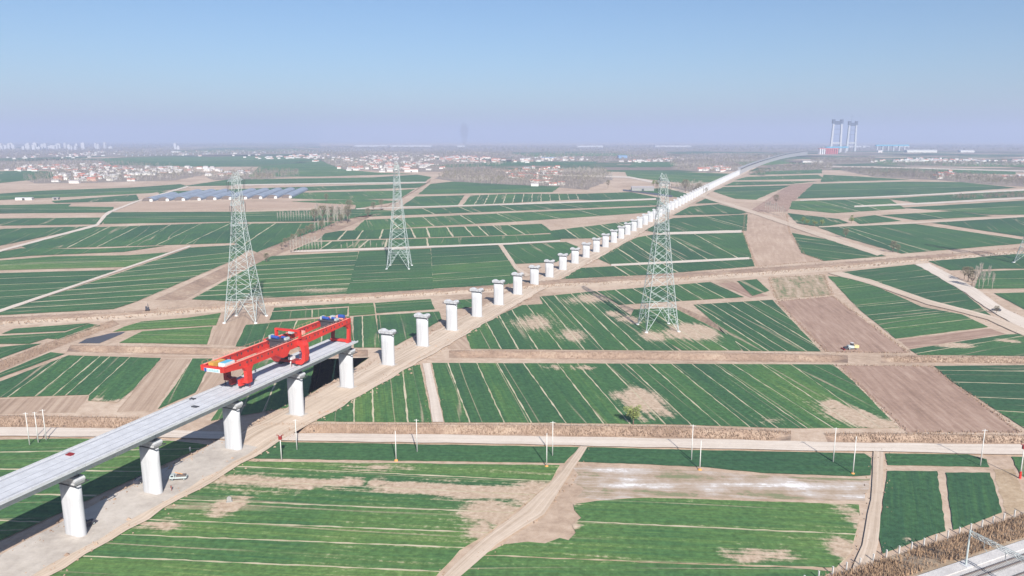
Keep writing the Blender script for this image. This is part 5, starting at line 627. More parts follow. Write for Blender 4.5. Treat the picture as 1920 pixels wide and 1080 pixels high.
# ------------------------------------------------------------------ red launching gantry
pg, dg = on_axis(85.); GH_ = heading(dg)
gan = thing('launching_gantry', (pg.x, pg.y, DECK), GH_, 'red girder launching gantry standing on the unfinished deck end', 'gantry')
Y0_, Y1_ = -35., 34.
ZB, ZT = 7.15, 9.65
hole = MB(); hole.prism([(.32*math.cos(a*math.pi/4), .42*math.sin(a*math.pi/4)) for a in range(8)], 'x', -.03, .03); hole_m = hole.mesh('access_hole', 'dark')
for sx in (-1, 1):
    x = 4.1*sx
    g_ = MB(); g_.prism([(Y0_, ZT), (Y0_, ZT-1.5), (Y0_+5, ZB+.5), (Y0_+9, ZB), (Y0_+24, ZB), (Y0_+27.5, ZB-1.9), (Y0_+30, ZB-1.9), (Y0_+31.5, ZB-.2), (Y0_+41, ZB-.2), (Y0_+47, ZB), (Y1_-6, ZB+.5), (Y1_, ZB+.8), (Y1_, ZT)], 'x', x-.38, x+.38)
    o = g_.build('main_girder', 'red', gan)
    MB().box(x-.55, x+.55, Y0_, Y1_, ZT+.003, ZT+.09).build('top_flange', 'red', o)
    MB().box(x-.12, x+.12, Y0_+1, Y1_-1, ZT+.095, ZT+.3).build('crane_rail', 'red_rail', o)
    for k in range(24):
        y = Y0_+7+k*2.55+(.6 if k % 2 else 0)
        for q in (-1, 1): ob('access_hole', hole_m, o, (x+q*.39, y, ZT-.9))
    rl = MB()
    for k in range(28): rl.bar((x+sx*.62, Y0_+1+k*2.4, ZT+.09), (x+sx*.62, Y0_+1+k*2.4, ZT+1.0), .025, 3)
    rl.bar((x+sx*.62, Y0_+1, ZT+1.0), (x+sx*.62, Y0_+66, ZT+1.0), .025, 3)
    rl.build('handrail', 'red_rail', o)
MB().box(-3.6, 3.6, Y0_, Y0_+1.0, ZT-1.6, ZT).build('end_beam', 'red', gan)
MB().box(-3.6, 3.6, Y0_+7.5, Y0_+8.3, ZT-1.4, ZT-.3).build('cross_beam', 'red', gan)
MB().box(-3.6, 3.6, Y1_-1.2, Y1_, ZT-1.8, ZT).build('end_beam', 'red', gan)
pf = MB().box(-3.6, 3.6, Y0_+1.05, Y0_+7.4, ZT-1.0, ZT-.85); pf.build('rear_platform', 'dark_and_shaded_red', gan)
gb = MB().box(.2, 2.7, Y0_+2.4, Y0_+6.8, ZT-.84, ZT+.55).build('generator_housing', 'white', gan)
MB().box(.4, 2.5, Y0_+2.8, Y0_+6.4, ZT+.555, ZT+.65).build('housing_roof', 'cyan', gb)
MB().box(-2.9, -1.0, Y0_+1.6, Y0_+3.6, ZT-.84, ZT+.7).build('control_cabinet', 'yellow', gan)
MB().box(-2.6, -1.0, Y0_+4.4, Y0_+6.6, ZT-.84, ZT+.5).build('fuel_tank', 'yellow', gan)
sg = MB().box(-3.0, 3.0, Y0_-.22, Y0_-.1, ZT-1.6, ZT-.5).build('sign_board', 'white', gan)
MB().box(-2.9, -2.0, Y0_-.27, Y0_-.225, ZT-1.6, ZT-.5).build('sign_emblem', 'blue', sg)
for k in range(7):
    x = -1.7+k*.64
    g_ = MB()
    g_.box(x, x+.12, Y0_-.27, Y0_-.225, ZT-1.45, ZT-.65).box(x+.14, x+.46, Y0_-.27, Y0_-.225, ZT-.8, ZT-.68)
    g_.box(x+.14, x+.46, Y0_-.27, Y0_-.225, ZT-1.15, ZT-1.03).box(x+.34, x+.46, Y0_-.27, Y0_-.225, ZT-1.45, ZT-1.17)
    g_.build('sign_mark', 'cyan', sg)
# rear legs
for sx in (-1, 1):
    mt = 'red' if sx > 0 else 'dark_and_shaded_red'  # left rear leg: its shade is put into the colour
    g_ = MB(); x = 4.1*sx
    g_.prism([(-26.8, ZB+.4), (-22.2, ZB+.4), (-23.2, ZB-1.0), (-23.4, 2.0), (-25.6, 2.0), (-25.6, ZB-1.2)], 'x', x-.55, x+.75 if sx > 0 else x+.55)
    lg = g_.build('rear_leg', mt, gan)
    MB().prism([(x-2.0*sx, 1.9), (x+.7*sx, 1.9), (x+.7*sx, 3.3), (x-2.0*sx, 2.8)], 'y', -25.4, -23.8).build('bogie_beam', mt, lg)
    g_ = MB().prism([(x-2.3*sx-.5, .9), (x-2.3*sx+.6, .9), (x-2.3*sx+.6, 2.9), (x-2.3*sx-.5, 2.9)], 'y', -26.0, -23.6); g_.build('bogie', mt, lg)
    for y in (-25.6, -24.0):
        MB().prism([(y+.45*math.cos(a*math.pi/5), .47+.45*math.sin(a*math.pi/5)) for a in range(10)], 'x', x-2.3*sx-.3, x-2.3*sx+.3).build('wheel', 'dark', lg)
# middle C-shaped legs
def c_leg(sx):
    o_ = [(3.7, ZB+1.9), (6.6, ZB+1.9), (7.4, ZB+.6), (7.6, ZB-2.6), (7.2, 2.0), (5.9, .75), (3.4, .75), (3.4, 1.9), (5.0, 2.0), (6.0, 2.8), (6.25, ZB-2.2), (5.7, ZB-.2), (4.9, ZB+.35), (3.7, ZB+.35)]
    pts_ = [(sx*a, b_) for a, b_ in o_]
    return MB().prism(pts_ if sx < 0 else pts_[::-1], 'y', .5, 2.9)
for sx in (-1, 1):
    lg = c_leg(sx).build('middle_leg', 'red' if sx > 0 else 'dark_and_shaded_red', gan)  # left one takes the darker red as painted shade
    for y in (.9, 2.4): MB().box(sx*3.4-.5, sx*3.4+.5, y-.5, y+.5, .02, .74).build('support_jack', 'dark', lg)
MB().box(-3.3, 3.3, .6, 2.9, .9, 2.0).build('lower_cross_beam', 'dark_and_shaded_red', gan)
MB().box(-2.6, -1.0, .2, 3.2, 2.02, 3.1).build('power_pack', 'dark', gan)
MB().box(.4, 1.8, .4, 2.6, 2.02, 2.9).build('pump_box', 'white', gan)
fr = MB(); fr.box(-5.3, -4.6, 1.2, 2.2, ZT+.1, ZT+3.0).box(4.6, 5.3, 1.2, 2.2, ZT+.1, ZT+3.0); fr.box(-5.3, 5.3, 1.25, 2.15, ZT+2.4, ZT+3.05)
fr.build('portal_frame', 'red', gan)
MB().box(-7.2, -4.8, -2.6, 1.1, ZT-.9, ZT-.2).build('side_platform', 'red', gan)
# hoist trolleys
for y in (-3.2, 26.5):
    tr = MB().box(-4.3, 4.3, y-1.6, y+1.6, ZT+.32, ZT+.8).build('hoist_trolley', 'dark', gan)
    MB().box(-3.3, 3.3, y-1.2, y+1.2, ZT-2.2, ZT+.3).build('lifting_block', 'dark', tr)
    dr = MB(); dr.bar((-2.6, y-.6, ZT+1.5), (.2, y-.6, ZT+1.3), .55, 12); dr.build('winch_drum', 'blue', tr)
    dr = MB(); dr.bar((.8, y+.4, ZT+1.4), (2.6, y+.4, ZT+1.25), .45, 12); dr.build('winch_drum', 'blue', tr)
    MB().box(-3.4, -2.8, y-1.2, y+.9, ZT+.81, ZT+2.0).build('gear_box', 'galv', tr)
    MB().box(2.8, 3.6, y-1.0, y+1.0, ZT+.81, ZT+1.6).build('motor', 'galv', tr)
for (x, y) in ((-2.4, 6.5), (1.8, 7.2), (-1.6, 31.0), (2.2, 31.5), (.2, 32.4)):
    MB().box(x-.8, x+.8, y-.7, y+.7, ZT+.1, ZT+1.2).build('equipment_box', 'galv' if x < 0 else 'red_rail', gan)
dr = MB(); dr.bar((1.0, 31.2, ZT+1.2), (3.4, 31.2, ZT+1.2), .7, 12).build('winch_drum', 'blue', gan)
for y in (-24.6, 1.4, 33.2):
    ld = MB()
    for q in (-.25, .25): ld.bar((4.75, y+q, .4), (4.75, y+q, ZT), .04, 3)
    for k in range(18): ld.bar((4.75, y-.25, .7+k*.5), (4.75, y+.25, .7+k*.5), .03, 3)
    ld.build('ladder', 'dark_and_shaded_red', gan)
for x in (-3.4, 3.4):
    cb_ = MB()
    for k in range(30): cb_.bar((x, Y0_+8+k*1.8, ZT-.1-.25*(k % 2)), (x, Y0_+8+(k+1)*1.8, ZT-.1-.25*((k+1) % 2)), .05, 3)
    cb_.build('festoon_cable', 'dark', gan)
# front legs
for sx in (-1, 1):
    g_ = MB(); g_.prism([(33.9, ZB+1.0), (31.4, ZB+1.0), (31.6, ZB-.2), (33.1, ZB-1.6), (32.6, 1.2), (33.8, 1.2), (34.6, ZB-1.4), (34.2, ZB)], 'x', 3.6*sx-.5, 3.6*sx+.5)
    g_.build('front_leg', 'red' if sx > 0 else 'dark_and_shaded_red', gan)  # shaded copy of the red on the left leg
    MB().box(3.4*sx-.7, 3.4*sx+.7, 32.4, 34.2, .02, 1.2).build('support_foot', 'red', gan)
MB().box(-2.6, 2.6, 32.6, 34.0, .35, 1.15).build('front_sill_beam', 'red', gan)
MB().box(-3.0, 3.0, 31.9, 32.9, ZB-.6, ZB+.9).build('front_head_beam', 'dark_and_shaded_red', gan)

# small things on the deck
def deck_pt(s, l):
    p, d = on_axis(s); q = p+Vector((d.y, -d.x))*l; return (q.x, q.y, DECK), heading(d)
# ------------------------------------------------------------------ transmission pylons
LV = [0, 13, 21, 28.5, 35.5, 42, 48, 53.5, 58.5, 63, 67, 71, 74.5, 78]
def half(z):
    ks = [(0, 8.5), (30, 5.2), (52, 3.0), (78, 1.55)]
    for (a, wa), (b_, wb) in zip(ks, ks[1:]):
        if a <= z <= b_: return wa+(wb-wa)*(z-a)/(b_-a)
CR = [(-1, -1), (1, -1), (1, 1), (-1, 1)]
def pylon_meshes():
    out = []
    for sx, sy in CR:
        m_ = MB()
        for z0, z1 in zip(LV, LV[1:]):
            m_.bar((sx*half(z0), sy*half(z0), z0), (sx*half(z1), sy*half(z1), z1), max(.115, .205-.0012*z0), 4)
        out.append(('leg', m_.mesh('leg', 'galv')))
    for lv, (z0, z1) in enumerate(zip(LV, LV[1:])):
        m_ = MB(); r_ = .11 if z0 < 40 else .09
        for i in range(4):
            a, b_ = CR[i], CR[(i+1) % 4]
            P = lambda c, z: Vector((c[0]*half(z), c[1]*half(z), z))
            A0, A1, B0, B1 = P(a, z0), P(a, z1), P(b_, z0), P(b_, z1)
            if lv == 0:
                mid = (A1+B1)/2
                m_.bar(A0, mid, .15); m_.bar(B0, mid, .15)
                for f_ in (.3, .5, .7, .88):
                    for c0, lo in ((A0, A1), (B0, B1)):
                        m_.bar(c0.lerp(lo, f_), c0.lerp(mid, f_), .075, 3); m_.bar(c0.lerp(lo, min(1, f_+.17)), c0.lerp(mid, f_), .075, 3)
            else:
                m_.bar(A0, B1, r_); m_.bar(B0, A1, r_)
                if z0 < 60:
                    X = (A0+B1)/2 + (B0+A1)/2; X = X/2
                    for q in (A0, B0):
                        m_.bar(q.lerp(X, .5), q.lerp(A1 if q is A0 else B1, .5), .07, 3)
                    for q, r__ in ((A1, A0), (B1, B0)):
                        m_.bar(q.lerp(X, .5), q.lerp(r__, .5), .07, 3)
            if lv in (0, 2, 5, 7, 9, 11, 12): m_.bar(A1, B1, r_)
        out.append(('bracing', m_.mesh('bracing', 'galv')))
    for z, L in ((52.5, 8.5), (63, 7.5), (75.5, 9.5)):
        for sy in (-1, 1):
            m_ = MB(); w = half(min(78, z)); tip = Vector((0, sy*(w+L), z+.4))
            zt = min(78, z+3.0); wt = half(zt)
            for sx in (-1, 1):
                b0 = Vector((sx*w, sy*w, z)); t0 = Vector((sx*wt, sy*wt, zt))
                m_.bar(b0, tip, .1); m_.bar(t0, tip, .1)
                for f_ in (.25, .5, .75): m_.bar(b0.lerp(tip, f_), t0.lerp(tip, f_-.2), .06, 3); m_.bar(b0.lerp(tip, f_), t0.lerp(tip, f_+.1), .06, 3)
            for f_ in (0, .25, .5, .75):
                m_.bar(Vector((-w, sy*w, z)).lerp(tip, f_), Vector((w, sy*w, z)).lerp(tip, f_), .06, 3)
                m_.bar(Vector((-wt, sy*wt, zt)).lerp(tip, f_), Vector((wt, sy*wt, zt)).lerp(tip, f_), .06, 3)
            out.append(('cross_arm', m_.mesh('cross_arm', 'galv')))
            ins = MB()
            for dx in (-.5, .5): ins.bar(tip+Vector((dx, 0, 0)), tip+Vector((dx*.6, 0, -5.2)), .11, 4)
            out.append(('insulator_string', ins.mesh('insulator_string', 'dark')))
    m_ = MB()
    for sx, sy in CR: m_.bar((sx*1.55, sy*1.55, 78), (0, sy*3.4, 80.5), .12); m_.bar((sx*1.55, sy*1.55, 78), (sx*1.0, 0, 79.5), .12)
    out.append(('earth_wire_peak', m_.mesh('earth_wire_peak', 'galv')))
    for sx, sy in CR:
        out.append(('footing', MB().lathe([(.9, -.3), (.9, .5), (.6, .7)], 8, sx*8.55, sy*8.55).mesh('footing', 'white')))
    return out
PYM = pylon_meshes()
for (x, y, rz, lab) in ((-146.3, 399.0, -.02, 'tall galvanised lattice pylon left of the red gantry, behind it'), (-86.9, 568.4, .0, 'tall galvanised lattice pylon in the green field between gantry and villages, farthest of three'),
                        (76.4, 379.6, .1, 'tall galvanised lattice pylon standing right of the bare piers'), (417, 582.5, 0, 'lattice pylon cut by the right edge, only a foot visible')):
    t = thing('transmission_pylon', (x, y, 0), rz, lab, 'pylon', 'transmission pylons', (1.75, 1, 1) if x > 300 else None)
    for nm, me in PYM: ob(nm, me, t)

# ------------------------------------------------------------------ utility poles beside the gravel road
plab = {0: 'plain concrete utility pole', 1: 'concrete utility pole with an orange foot', 2: 'concrete pole with red painted foot and transformer', 3: 'short concrete pole carrying a red switch box'}
where = ['below the road, left of the picture centre', 'beside the road, left of the picture centre', 'below the road at the picture centre', 'beside the road at the picture centre', 'beside the road, right of the lone willow', 'below the road, right of the lone willow', 'beside the road, left of the small square plots', 'below the road, left of the small square plots', 'beside the road above the square wheat plots', 'at the right edge below the road', 'right of the third pier, below the road', 'right of the third pier, by the ditch', 'leftmost of three by the left edge', 'middle of three by the left edge', 'rightmost of three by the left edge']
for (x, y, h, kd), w in zip(POLES, where):
    t = thing('utility_pole', (x, y, 0), U(-.2, .2), plab[kd]+' '+w, 'pole', 'utility poles along the gravel road')
    MB().bar((0, 0, -.3), (0, 0, h), .185, 8, .11).build('shaft', 'pole', t, True)
    if kd in (1, 2):
        MB().lathe([(.7 if kd == 1 else .36, -.1), (.5 if kd == 1 else .36, .35), (.28, .5 if kd == 1 else 2.2)], 9).build('foot', 'orange' if kd == 1 else 'red', t)
    if kd in (2, 3):
        MB().box(-.5, .5, -.3, .3, h-1.6, h-.5).build('switch_box', 'dark_and_shaded_red', t); MB().bar((-1.1, 0, h-.25), (1.1, 0, h-.25), .09).build('cross_arm', 'dark_and_shaded_red', t)
        for q in (-.9, 0, .9): MB().bar((q, 0, h-.2), (q, 0, h+.25), .07, 5).build('insulator', 'dark_and_shaded_red', t)
    elif kd == 0: 
        MB().bar((-.8, 0, h-.35), (.8, 0, h-.35), .07).build('cross_arm', 'pole', t)

# ------------------------------------------------------------------ greenhouses
nG = 10
a, b_, c_, d_ = GH
for k in range(nG):
    u = (k+.5)/nG; fx = a[0]+(b_[0]-a[0])*u; fy = a[1]+(b_[1]-a[1])*u
    L = 195 if k not in (0, 4) else 130; W = 17.5
    tx = 0
    t = thing('greenhouse', (fx, fy, 0), .13, 'blue-grey film greenhouse tunnel, %s from the left in the row' % ('leftmost' if k == 0 else 'rightmost' if k == nG-1 else ordinal(k+1)), 'greenhouse', 'greenhouse tunnels')
    arc = [(-W/2, 0)] + [(W/2*math.cos(math.pi-q*math.pi/8), 1.5+4.6*math.sin(q*math.pi/8)) for q in range(9)] + [(W/2, 0)]
    for q in range(3):
        MB().prism(arc[::-1], 'y', L*q/3+.4, L*(q+1)/3-.4).build('film_bay', 'film', t)
    MB().prism(arc[::-1], 'y', -.3, .35).build('front_wall', 'rail', t)  # dark colour paints in the shadow arcs on the tunnel front
    MB().box(W*.2, W*.2+4.5, -3.2, -.35, 0, 3.2).build('porch', 'white', t)
    MB().prism([(W*.2-.4, 3.21), (W*.2+4.9, 3.21), (W*.2+2.2, 4.2)][::-1], 'y', -3.5, -.2).build('porch_roof', 'roof_white', t)

# ------------------------------------------------------------------ villages
house_m = {}
def house_parts(w, d, h, wall, roof):
    key = (w, d, h, wall, roof)
    if key not in house_m:
        wl_ = MB().prism([(-d/2, 0), (d/2, 0), (d/2, h), (0, h+d*.24), (-d/2, h)], 'x', -w/2, w/2).mesh('wall', wall)
        e = .5
        rf = MB()
        for sg in (-1, 1):
            rf.prism([(0, h+d*.24+.05), (sg*(d/2+e), h-.2), (sg*(d/2+e), h+.05), (0, h+d*.24+.35)], 'x', -w/2-.4, w/2+.4)
        dr = MB().box(-.7, .7, -d/2-.06, -d/2-.01, 0, 2.3).mesh('door', 'dark')
        wi = MB().box(-.9, .9, -d/2-.06, -d/2-.01, 1.0, 2.5).mesh('window', 'glass')
        house_m[key] = (wl_, rf.mesh('roof', roof), dr, wi)
    return house_m[key]
vname = ['in the left village beyond the fields', 'in the hamlet behind the left pylon', 'in the large village beyond the middle pylon', 'in the red-roofed village among bare trees', 'in the hamlets left of the far viaduct', 'in the pale village below the bridge towers, right', 'in the hamlet among trees at far right', 'in the hazy settlement near the left skyline']
nh = 0
for (poly, n, red, v) in VILLAGES:
    for k in range(n):
        x, y = in_poly(poly); far = y > 3200
        if rnd() < red: roof, rl_ = 'roof_red', 'red tiled'
        elif rnd() < .5: roof, rl_ = 'roof_grey', 'grey tiled'
        else: roof, rl_ = 'roof_white', 'pale sheet'
        wall = 'wallw' if rnd() < .85 else 'wallb'
        wl_ = 'white' if wall == 'wallw' else 'brick'
        w = random.choice((13., 17., 21.)) * (1.2 if far else 1); d = random.choice((8., 9.5)); h = random.choice((3.6, 4.2, 6.8))
        t = thing('house', (x, y, 0), random.gauss(-.05, .18)+(math.pi/2 if rnd() < .12 else 0), '%s walled house with %s roof %s' % (wl_, rl_, vname[v]), 'house', 'houses %s' % vname[v])
        pw, pr, pd_, pwi = house_parts(w, d, h, wall, roof)
        ob('wall', pw, t); ob('roof', pr, t)
        if y < 2200:
            ob('door', pd_, t)
            for q in (-w*.3, w*.3): ob('window', pwi, t, (q, 0, 0))
        nh += 1
# houses too small to tell apart, deeper in the settlements
dh = MB(); dm = []
for (poly, n, red, v) in VILLAGES:
    ys_ = [q[1] for q in poly]; cx_ = sum(q[0] for q in poly)/len(poly); cy_ = sum(ys_)/len(ys_)
    big_poly = [(cx_+(q[0]-cx_)*1.25, cy_+(q[1]-cy_)*1.35) for q in poly]
    for k in range(int(n*1.6) if cy_ > 2300 else int(n*.7)):
        x, y = in_poly(big_poly); w = U(9, 18); d_ = U(6, 9); h = U(3, 6)
        dh.box(x-w/2, x+w/2, y-d_/2, y+d_/2, 0, h); dm += [0]*6
        dh.prism([(y-d_/2-.4, h), (y+d_/2+.4, h), (y, h+2.2)], 'x', x-w/2-.3, x+w/2+.3); dm += [1 if rnd() < red else 2]*5
me = dh.mesh('distant_houses', 'wallw'); me.materials.append(M['roof_red']); me.materials.append(M['roof_grey']); me.polygons.foreach_set('material_index', dm)
ob('distant_houses', me, kind='stuff', label='crowd of tiny pale and reddish houses deep in the far villages', cat='houses')
# distant patchwork of plots beyond the mapped fields
df = MB(); dfb = MB(); random.seed(5)
for k in range(900):
    y = 2300*math.exp(U(0, 1.5)); x = U(-.72, .72)*y; w = U(60, 260)*(y/3000)**.5; dd = U(60, 220)*(y/2500); a_ = U(-.15, .15)
    if y < 2700 and (x < -.1*y or x > .75*y): continue
    mb = df if rnd() < .62 else dfb; n0 = len(mb.v); c_, s_ = math.cos(a_), math.sin(a_)
    for (p, q) in ((-w, -dd/2), (w, -dd/2), (w*U(.7, 1.1), dd/2), (-w*U(.7, 1.1), dd/2)): mb.v.append((x+p*c_-q*s_, y+p*s_+q*c_, .02+.004*(k % 20)))
    mb.f.append((n0, n0+1, n0+2, n0+3))
o = df.build('distant_fields', 'far_crop', kind='structure'); o = dfb.build('distant_fallow', 'plot1_far', kind='structure')
# larger sheds
def shed(x, y, L, W, h, rz, roof, lab, wall='wallw', arch=False):
    t = thing('shed', (x, y, 0), rz, lab, 'shed')
    MB().box(-L/2, L/2, -W/2, W/2, 0, h).build('wall', wall, t)
    MB().prism([(-W/2-.5, h+.02), (W/2+.5, h+.02), (0, h+W*.12)], 'x', -L/2-.5, L/2+.5).build('roof', roof, t)
    MB().box(-2, 2, -W/2-.2, -W/2-.05, 0, min(4, h-.5)).build('door', 'dark', t)
    return t
shed(2960, 5500, 215, 45, 14, 0, 'roof_white', 'long white shed on the right skyline, larger of two')
shed(3290, 5500, 100, 40, 12, 0, 'roof_white', 'shorter white shed on the right skyline, right of the long one')
shed(2640, 5450, 30, 20, 14, 0, 'roof_white', 'small white block left of the long skyline shed')
shed(1250, 3150, 85, 14, 6, 0, 'roof_white', 'low white shed under the end of the far viaduct')
shed(560, 3850, 45, 30, 12, .1, 'roof_blue', 'bright blue roofed shed in the middle distance', 'roof_blue')
shed(170, 3600, 60, 24, 9, 0, 'roof_blue', 'pale blue roofed shed left of the bright blue one')
shed(-2300, 5200, 60, 30, 10, 0, 'roof_white', 'white shed in the haze below the city')
shed(250, 1440, 42, 22, 6, -.1, 'roof_grey', 'grey farm shed with dark mouth beyond the piers', 'stone')
shed(-300, 2250, 40, 14, 8, .1, 'roof_red', 'white two-storey building with red roof behind the middle pylon')
shed(-1010, 2060, 75, 12, 5, .02, 'roof_white', 'long white row building at the edge of the left village')
shed(-790, 1215, 26, 7, 3.6, .05, 'roof_white', 'low white building by the track near the left edge')
shed(-745, 1225, 9, 6, 3.2, .1, 'roof_grey', 'small grey hut beside the low white building at far left', 'stone')

# ------------------------------------------------------------------ trees
def twigs(mb, x, y, z0, z1, rad, n, w, up=1.2, sz=1.):
    for k in range(n):
        t = U(0, 6.283); f_ = rnd()**.6; r_ = rad*U(.25, 1)*(1-.55*abs(f_-.45)*1.6); z = z0+(z1-z0)*f_
        px, py = x+r_*math.cos(t), y+r_*math.sin(t)
        L = sz*U(.6, 1.3); dx, dy, dz = math.cos(t)*L*.5, math.sin(t)*L*.5, L*up*U(.3, 1)
        s_ = U(0, 6.283); wx, wy = math.cos(s_)*w, math.sin(s_)*w
        mb.tri((px-wx, py-wy, z), (px+wx, py+wy, z+w*.3), (px+dx, py+dy, z+dz))
def tree_mesh(kind, var):
    random.seed(100+kind*10+var)
    tk, cr = MB(), MB()
    if kind == 2:      # pale poplar, unit height 1 -> built 20 m tall
        H = 20.; tk.bar((0, 0, -.3), (U(-.3, .3), U(-.3, .3), H*.93), .30, 6, .06)
        for k in range(16):
            z = H*U(.25, .9); t = U(0, 6.28); L = (H-z)*.28+.6
            tk.bar((0, 0, z), (math.cos(t)*L*.6, math.sin(t)*L*.6, z+L*1.2), .07, 3, .02)
        twigs(cr, 0, 0, H*.35, H, 1.7, 260, .085, 2.0, 1.6); return tk.mesh('trunk', 'bark', True), cr.mesh('crown', 'bark_grey'), H
    if kind == 1:      # spreading bare tree with buds
        H = 12.; tk.bar((0, 0, -.3), (.2, 0, H*.4), .35, 6, .22)
        for k in range(12):
            t = U(0, 6.28); L = U(2.5, 4.5)
            tk.bar((.2, 0, H*U(.25, .42)), (math.cos(t)*L, math.sin(t)*L, H*U(.6, .92)), .14, 4, .04)
        twigs(cr, 0, 0, H*.35, H, 4.4, 560, .17, 1.0, 1.2); return tk.mesh('trunk', 'bark_dark', True), cr.mesh('crown', 'twig_olive'), H
    H = 9.; tk.bar((0, 0, -.3), (.1, 0, H*.35), .3, 6, .2)   # willow
    for k in range(9):
        t = U(0, 6.28); L = U(1.5, 3.2)
        tk.bar((.1, 0, H*.3), (math.cos(t)*L, math.sin(t)*L, H*U(.5, .85)), .11, 4, .03)
    for k in range(14):
        t = U(0, 6.28); r_ = U(.6, 3.0); z = H*U(.38, .86)
        twigs(cr, math.cos(t)*r_, math.sin(t)*r_, z-1.1, z+1.2, 1.5, 150, .2, .5, .7)
    return tk.mesh('trunk', 'bark_dark', True), cr.mesh('crown', 'leaf'), H
TM = {(k, v): tree_mesh(k, v) for k in (0, 1, 2) for v in range(3)}
random.seed(21)
def tree_label(x, y, k, i):
    if i == 0: return 'lone yellow-green willow beside the bare patch above the ditch', None
    if k == 2:
        if x > 250 and y < 700: return 'leafless pale poplar by the track at the right edge', 'poplars at the right edge'
        if x > 250: return 'leafless poplar in the short row beside the brown strip', 'poplars beside the brown strip'
        if y < 680: return 'slender leafless poplar in the row below the diagonal canal', 'poplar row below the canal'
        return 'slender leafless poplar in the row above the diagonal canal', 'poplar row above the canal'
    if k == 0: return 'small green tree beside the right-hand field track', 'green trees in the right fields'
    if x < 0: return 'bushy leafless tree along the diagonal canal bank', 'bare trees along the canal'
    return 'bushy leafless tree by the tracks right of the piers', 'bare trees in the right fields'
rowc = {}
for i, (x, y, h, k) in enumerate(TREES):
    lab, grp = tree_label(x, y, k, i)
    if grp:
        rowc.setdefault(grp, sorted(q[0] for j_, q in enumerate(TREES) if j_ and tree_label(q[0], q[1], q[3], 9)[1] == grp))
        lab += ', %s from the left' % ordinal(rowc[grp].index(x)+1)
    tk, cr, H = TM[(k, i % 3)]
    t = thing({0: 'willow_tree', 1: 'bare_tree', 2: 'poplar_tree'}[k], (x, y, 0), U(0, 6.28), lab, 'tree', grp)
    f_ = h/H*U(.92, 1.08); t.scale = (f_*U(.9, 1.1), f_*U(.9, 1.1), f_)
    ob('trunk', tk, t); ob('crown', cr, t)
for (poly, n, h, kd) in WOODS:
    wi_ = WOODS.index((poly, n, h, kd)); sheet('woodland_floor', poly, .12+.002*wi_, 'floor', jit=6., kind='structure')
    cy = sum(q[1] for q in poly)/len(poly); wf = max(1., cy/1700); cr = MB(); mi = []; hue = [U(.15, .5), U(.5, .85)]
    for k in range(int(n*2.2)):
        x, y = in_poly(poly); hh = h*U(.5, 1.3); q = math.sin(x*.011+y*.004)+math.sin(y*.017-x*.006)+U(-1, 1)
        mt = 0 if q > .2 else 1 if q > -1.1 else 2
        cr.bar((x, y, 0), (x, y, hh*.75), .17*wf, 3, .07*wf)
        mi += [2]*(len(cr.f)-len(mi))
        twigs(cr, x, y, hh*.15, hh, U(1.8, 4.2)*(1 if cy < 2500 else 1.4), 30 if cy < 2500 else 18, .36*wf, 1.1, 1.6*wf)
        mi += [mt]*(len(cr.f)-len(mi))
    me = cr.mesh('woodland', 'twig'); me.materials.append(M['twig_olive']); me.materials.append(M['bark_grey']); me.polygons.foreach_set('material_index', mi)
    ob('woodland', me, kind='stuff', label='grey-brown mass of leafless trees around the far villages', cat='woods')

# ------------------------------------------------------------------ bridge towers and approach works at the skyline
def tower(x, y, H, span, lab):
    t = thing('bridge_tower', (x, y, 0), .12, lab, 'bridge tower', 'twin bridge towers')
    for sx in (-1, 1):
        lg = MB(); n = 4
        lg.prism([(sx*(span*.56)-7.5, 0), (sx*(span*.56)+7.5, 0), (sx*span*.46+6, H*.86), (sx*span*.46-6, H*.86)], 'y', -6, 6); lg.build('leg', 'bridge', t)
        MB().box(sx*span*.46-9, sx*span*.46+9, -9, 9, H*.87, H).build('climbing_formwork', 'bridge_steel', t)
    MB().box(-span*.33, span*.33, -5, 5, H*.84, H*.95).build('top_cross_beam', 'bridge_steel', t)
    MB().box(-span*.48, span*.48, -4, 4, H*.26, H*.30).build('deck_cross_beam', 'bridge', t)
    for f_ in (.55, .70): MB().box(-span*.50, span*.50, -1, 1, H*f_, H*f_+2).build('temporary_strut', 'bridge_steel', t)
tower(2385, 5600, 236, 68, 'left of two hazy white H-shaped bridge towers on the skyline')
tower(2676, 6000, 232, 62, 'right of two hazy white H-shaped bridge towers on the skyline')
t = thing('tower_crane', (2620, 5900, 0), 0, 'thin crane mast between the two bridge towers', 'crane')
MB().bar((0, 0, 0), (0, 0, 280), .9, 4).build('mast', 'bridge_steel', t); MB().bar((-12, 0, 262), (20, 0, 264), .7, 4).build('jib', 'bridge_steel', t)
t = thing('falsework', (2030, 4880, 0), .35, 'red and white scaffold falsework where the far viaduct ends', 'falsework')
for k in range(9):
    MB().box(-70+k*17, -62+k*17, -9, 9, 0, 34).build('scaffold_tower', 'white' if k < 3 else 'bridge_red', t)
MB().box(-74, 80, -8, 8, 34.1, 37).build('formwork_deck', 'bridge_red', t)
t = thing('steel_girder', (2290, 5350, 0), .5, 'blue steel bridge girder left of the bridge towers', 'girder')
MB().box(-120, 110, -8, 8, 34, 43).build('girder', 'bridge_blue', t)
for k in range(4): MB().box(-110+k*65, -102+k*65, -5, 5, 0, 33.9).build('pier', 'bridge', t)
t = thing('steel_girder', (3050, 6100, 0), .2, 'teal steel bridge girder right of the bridge towers', 'girder')
MB().box(-150, 150, -8, 8, 40, 50).build('girder', 'bridge_blue', t)
for k in range(6): MB().box(-140+k*50, -130+k*50, -5, 5, 0, 39.9).build('pier', 'bridge', t)

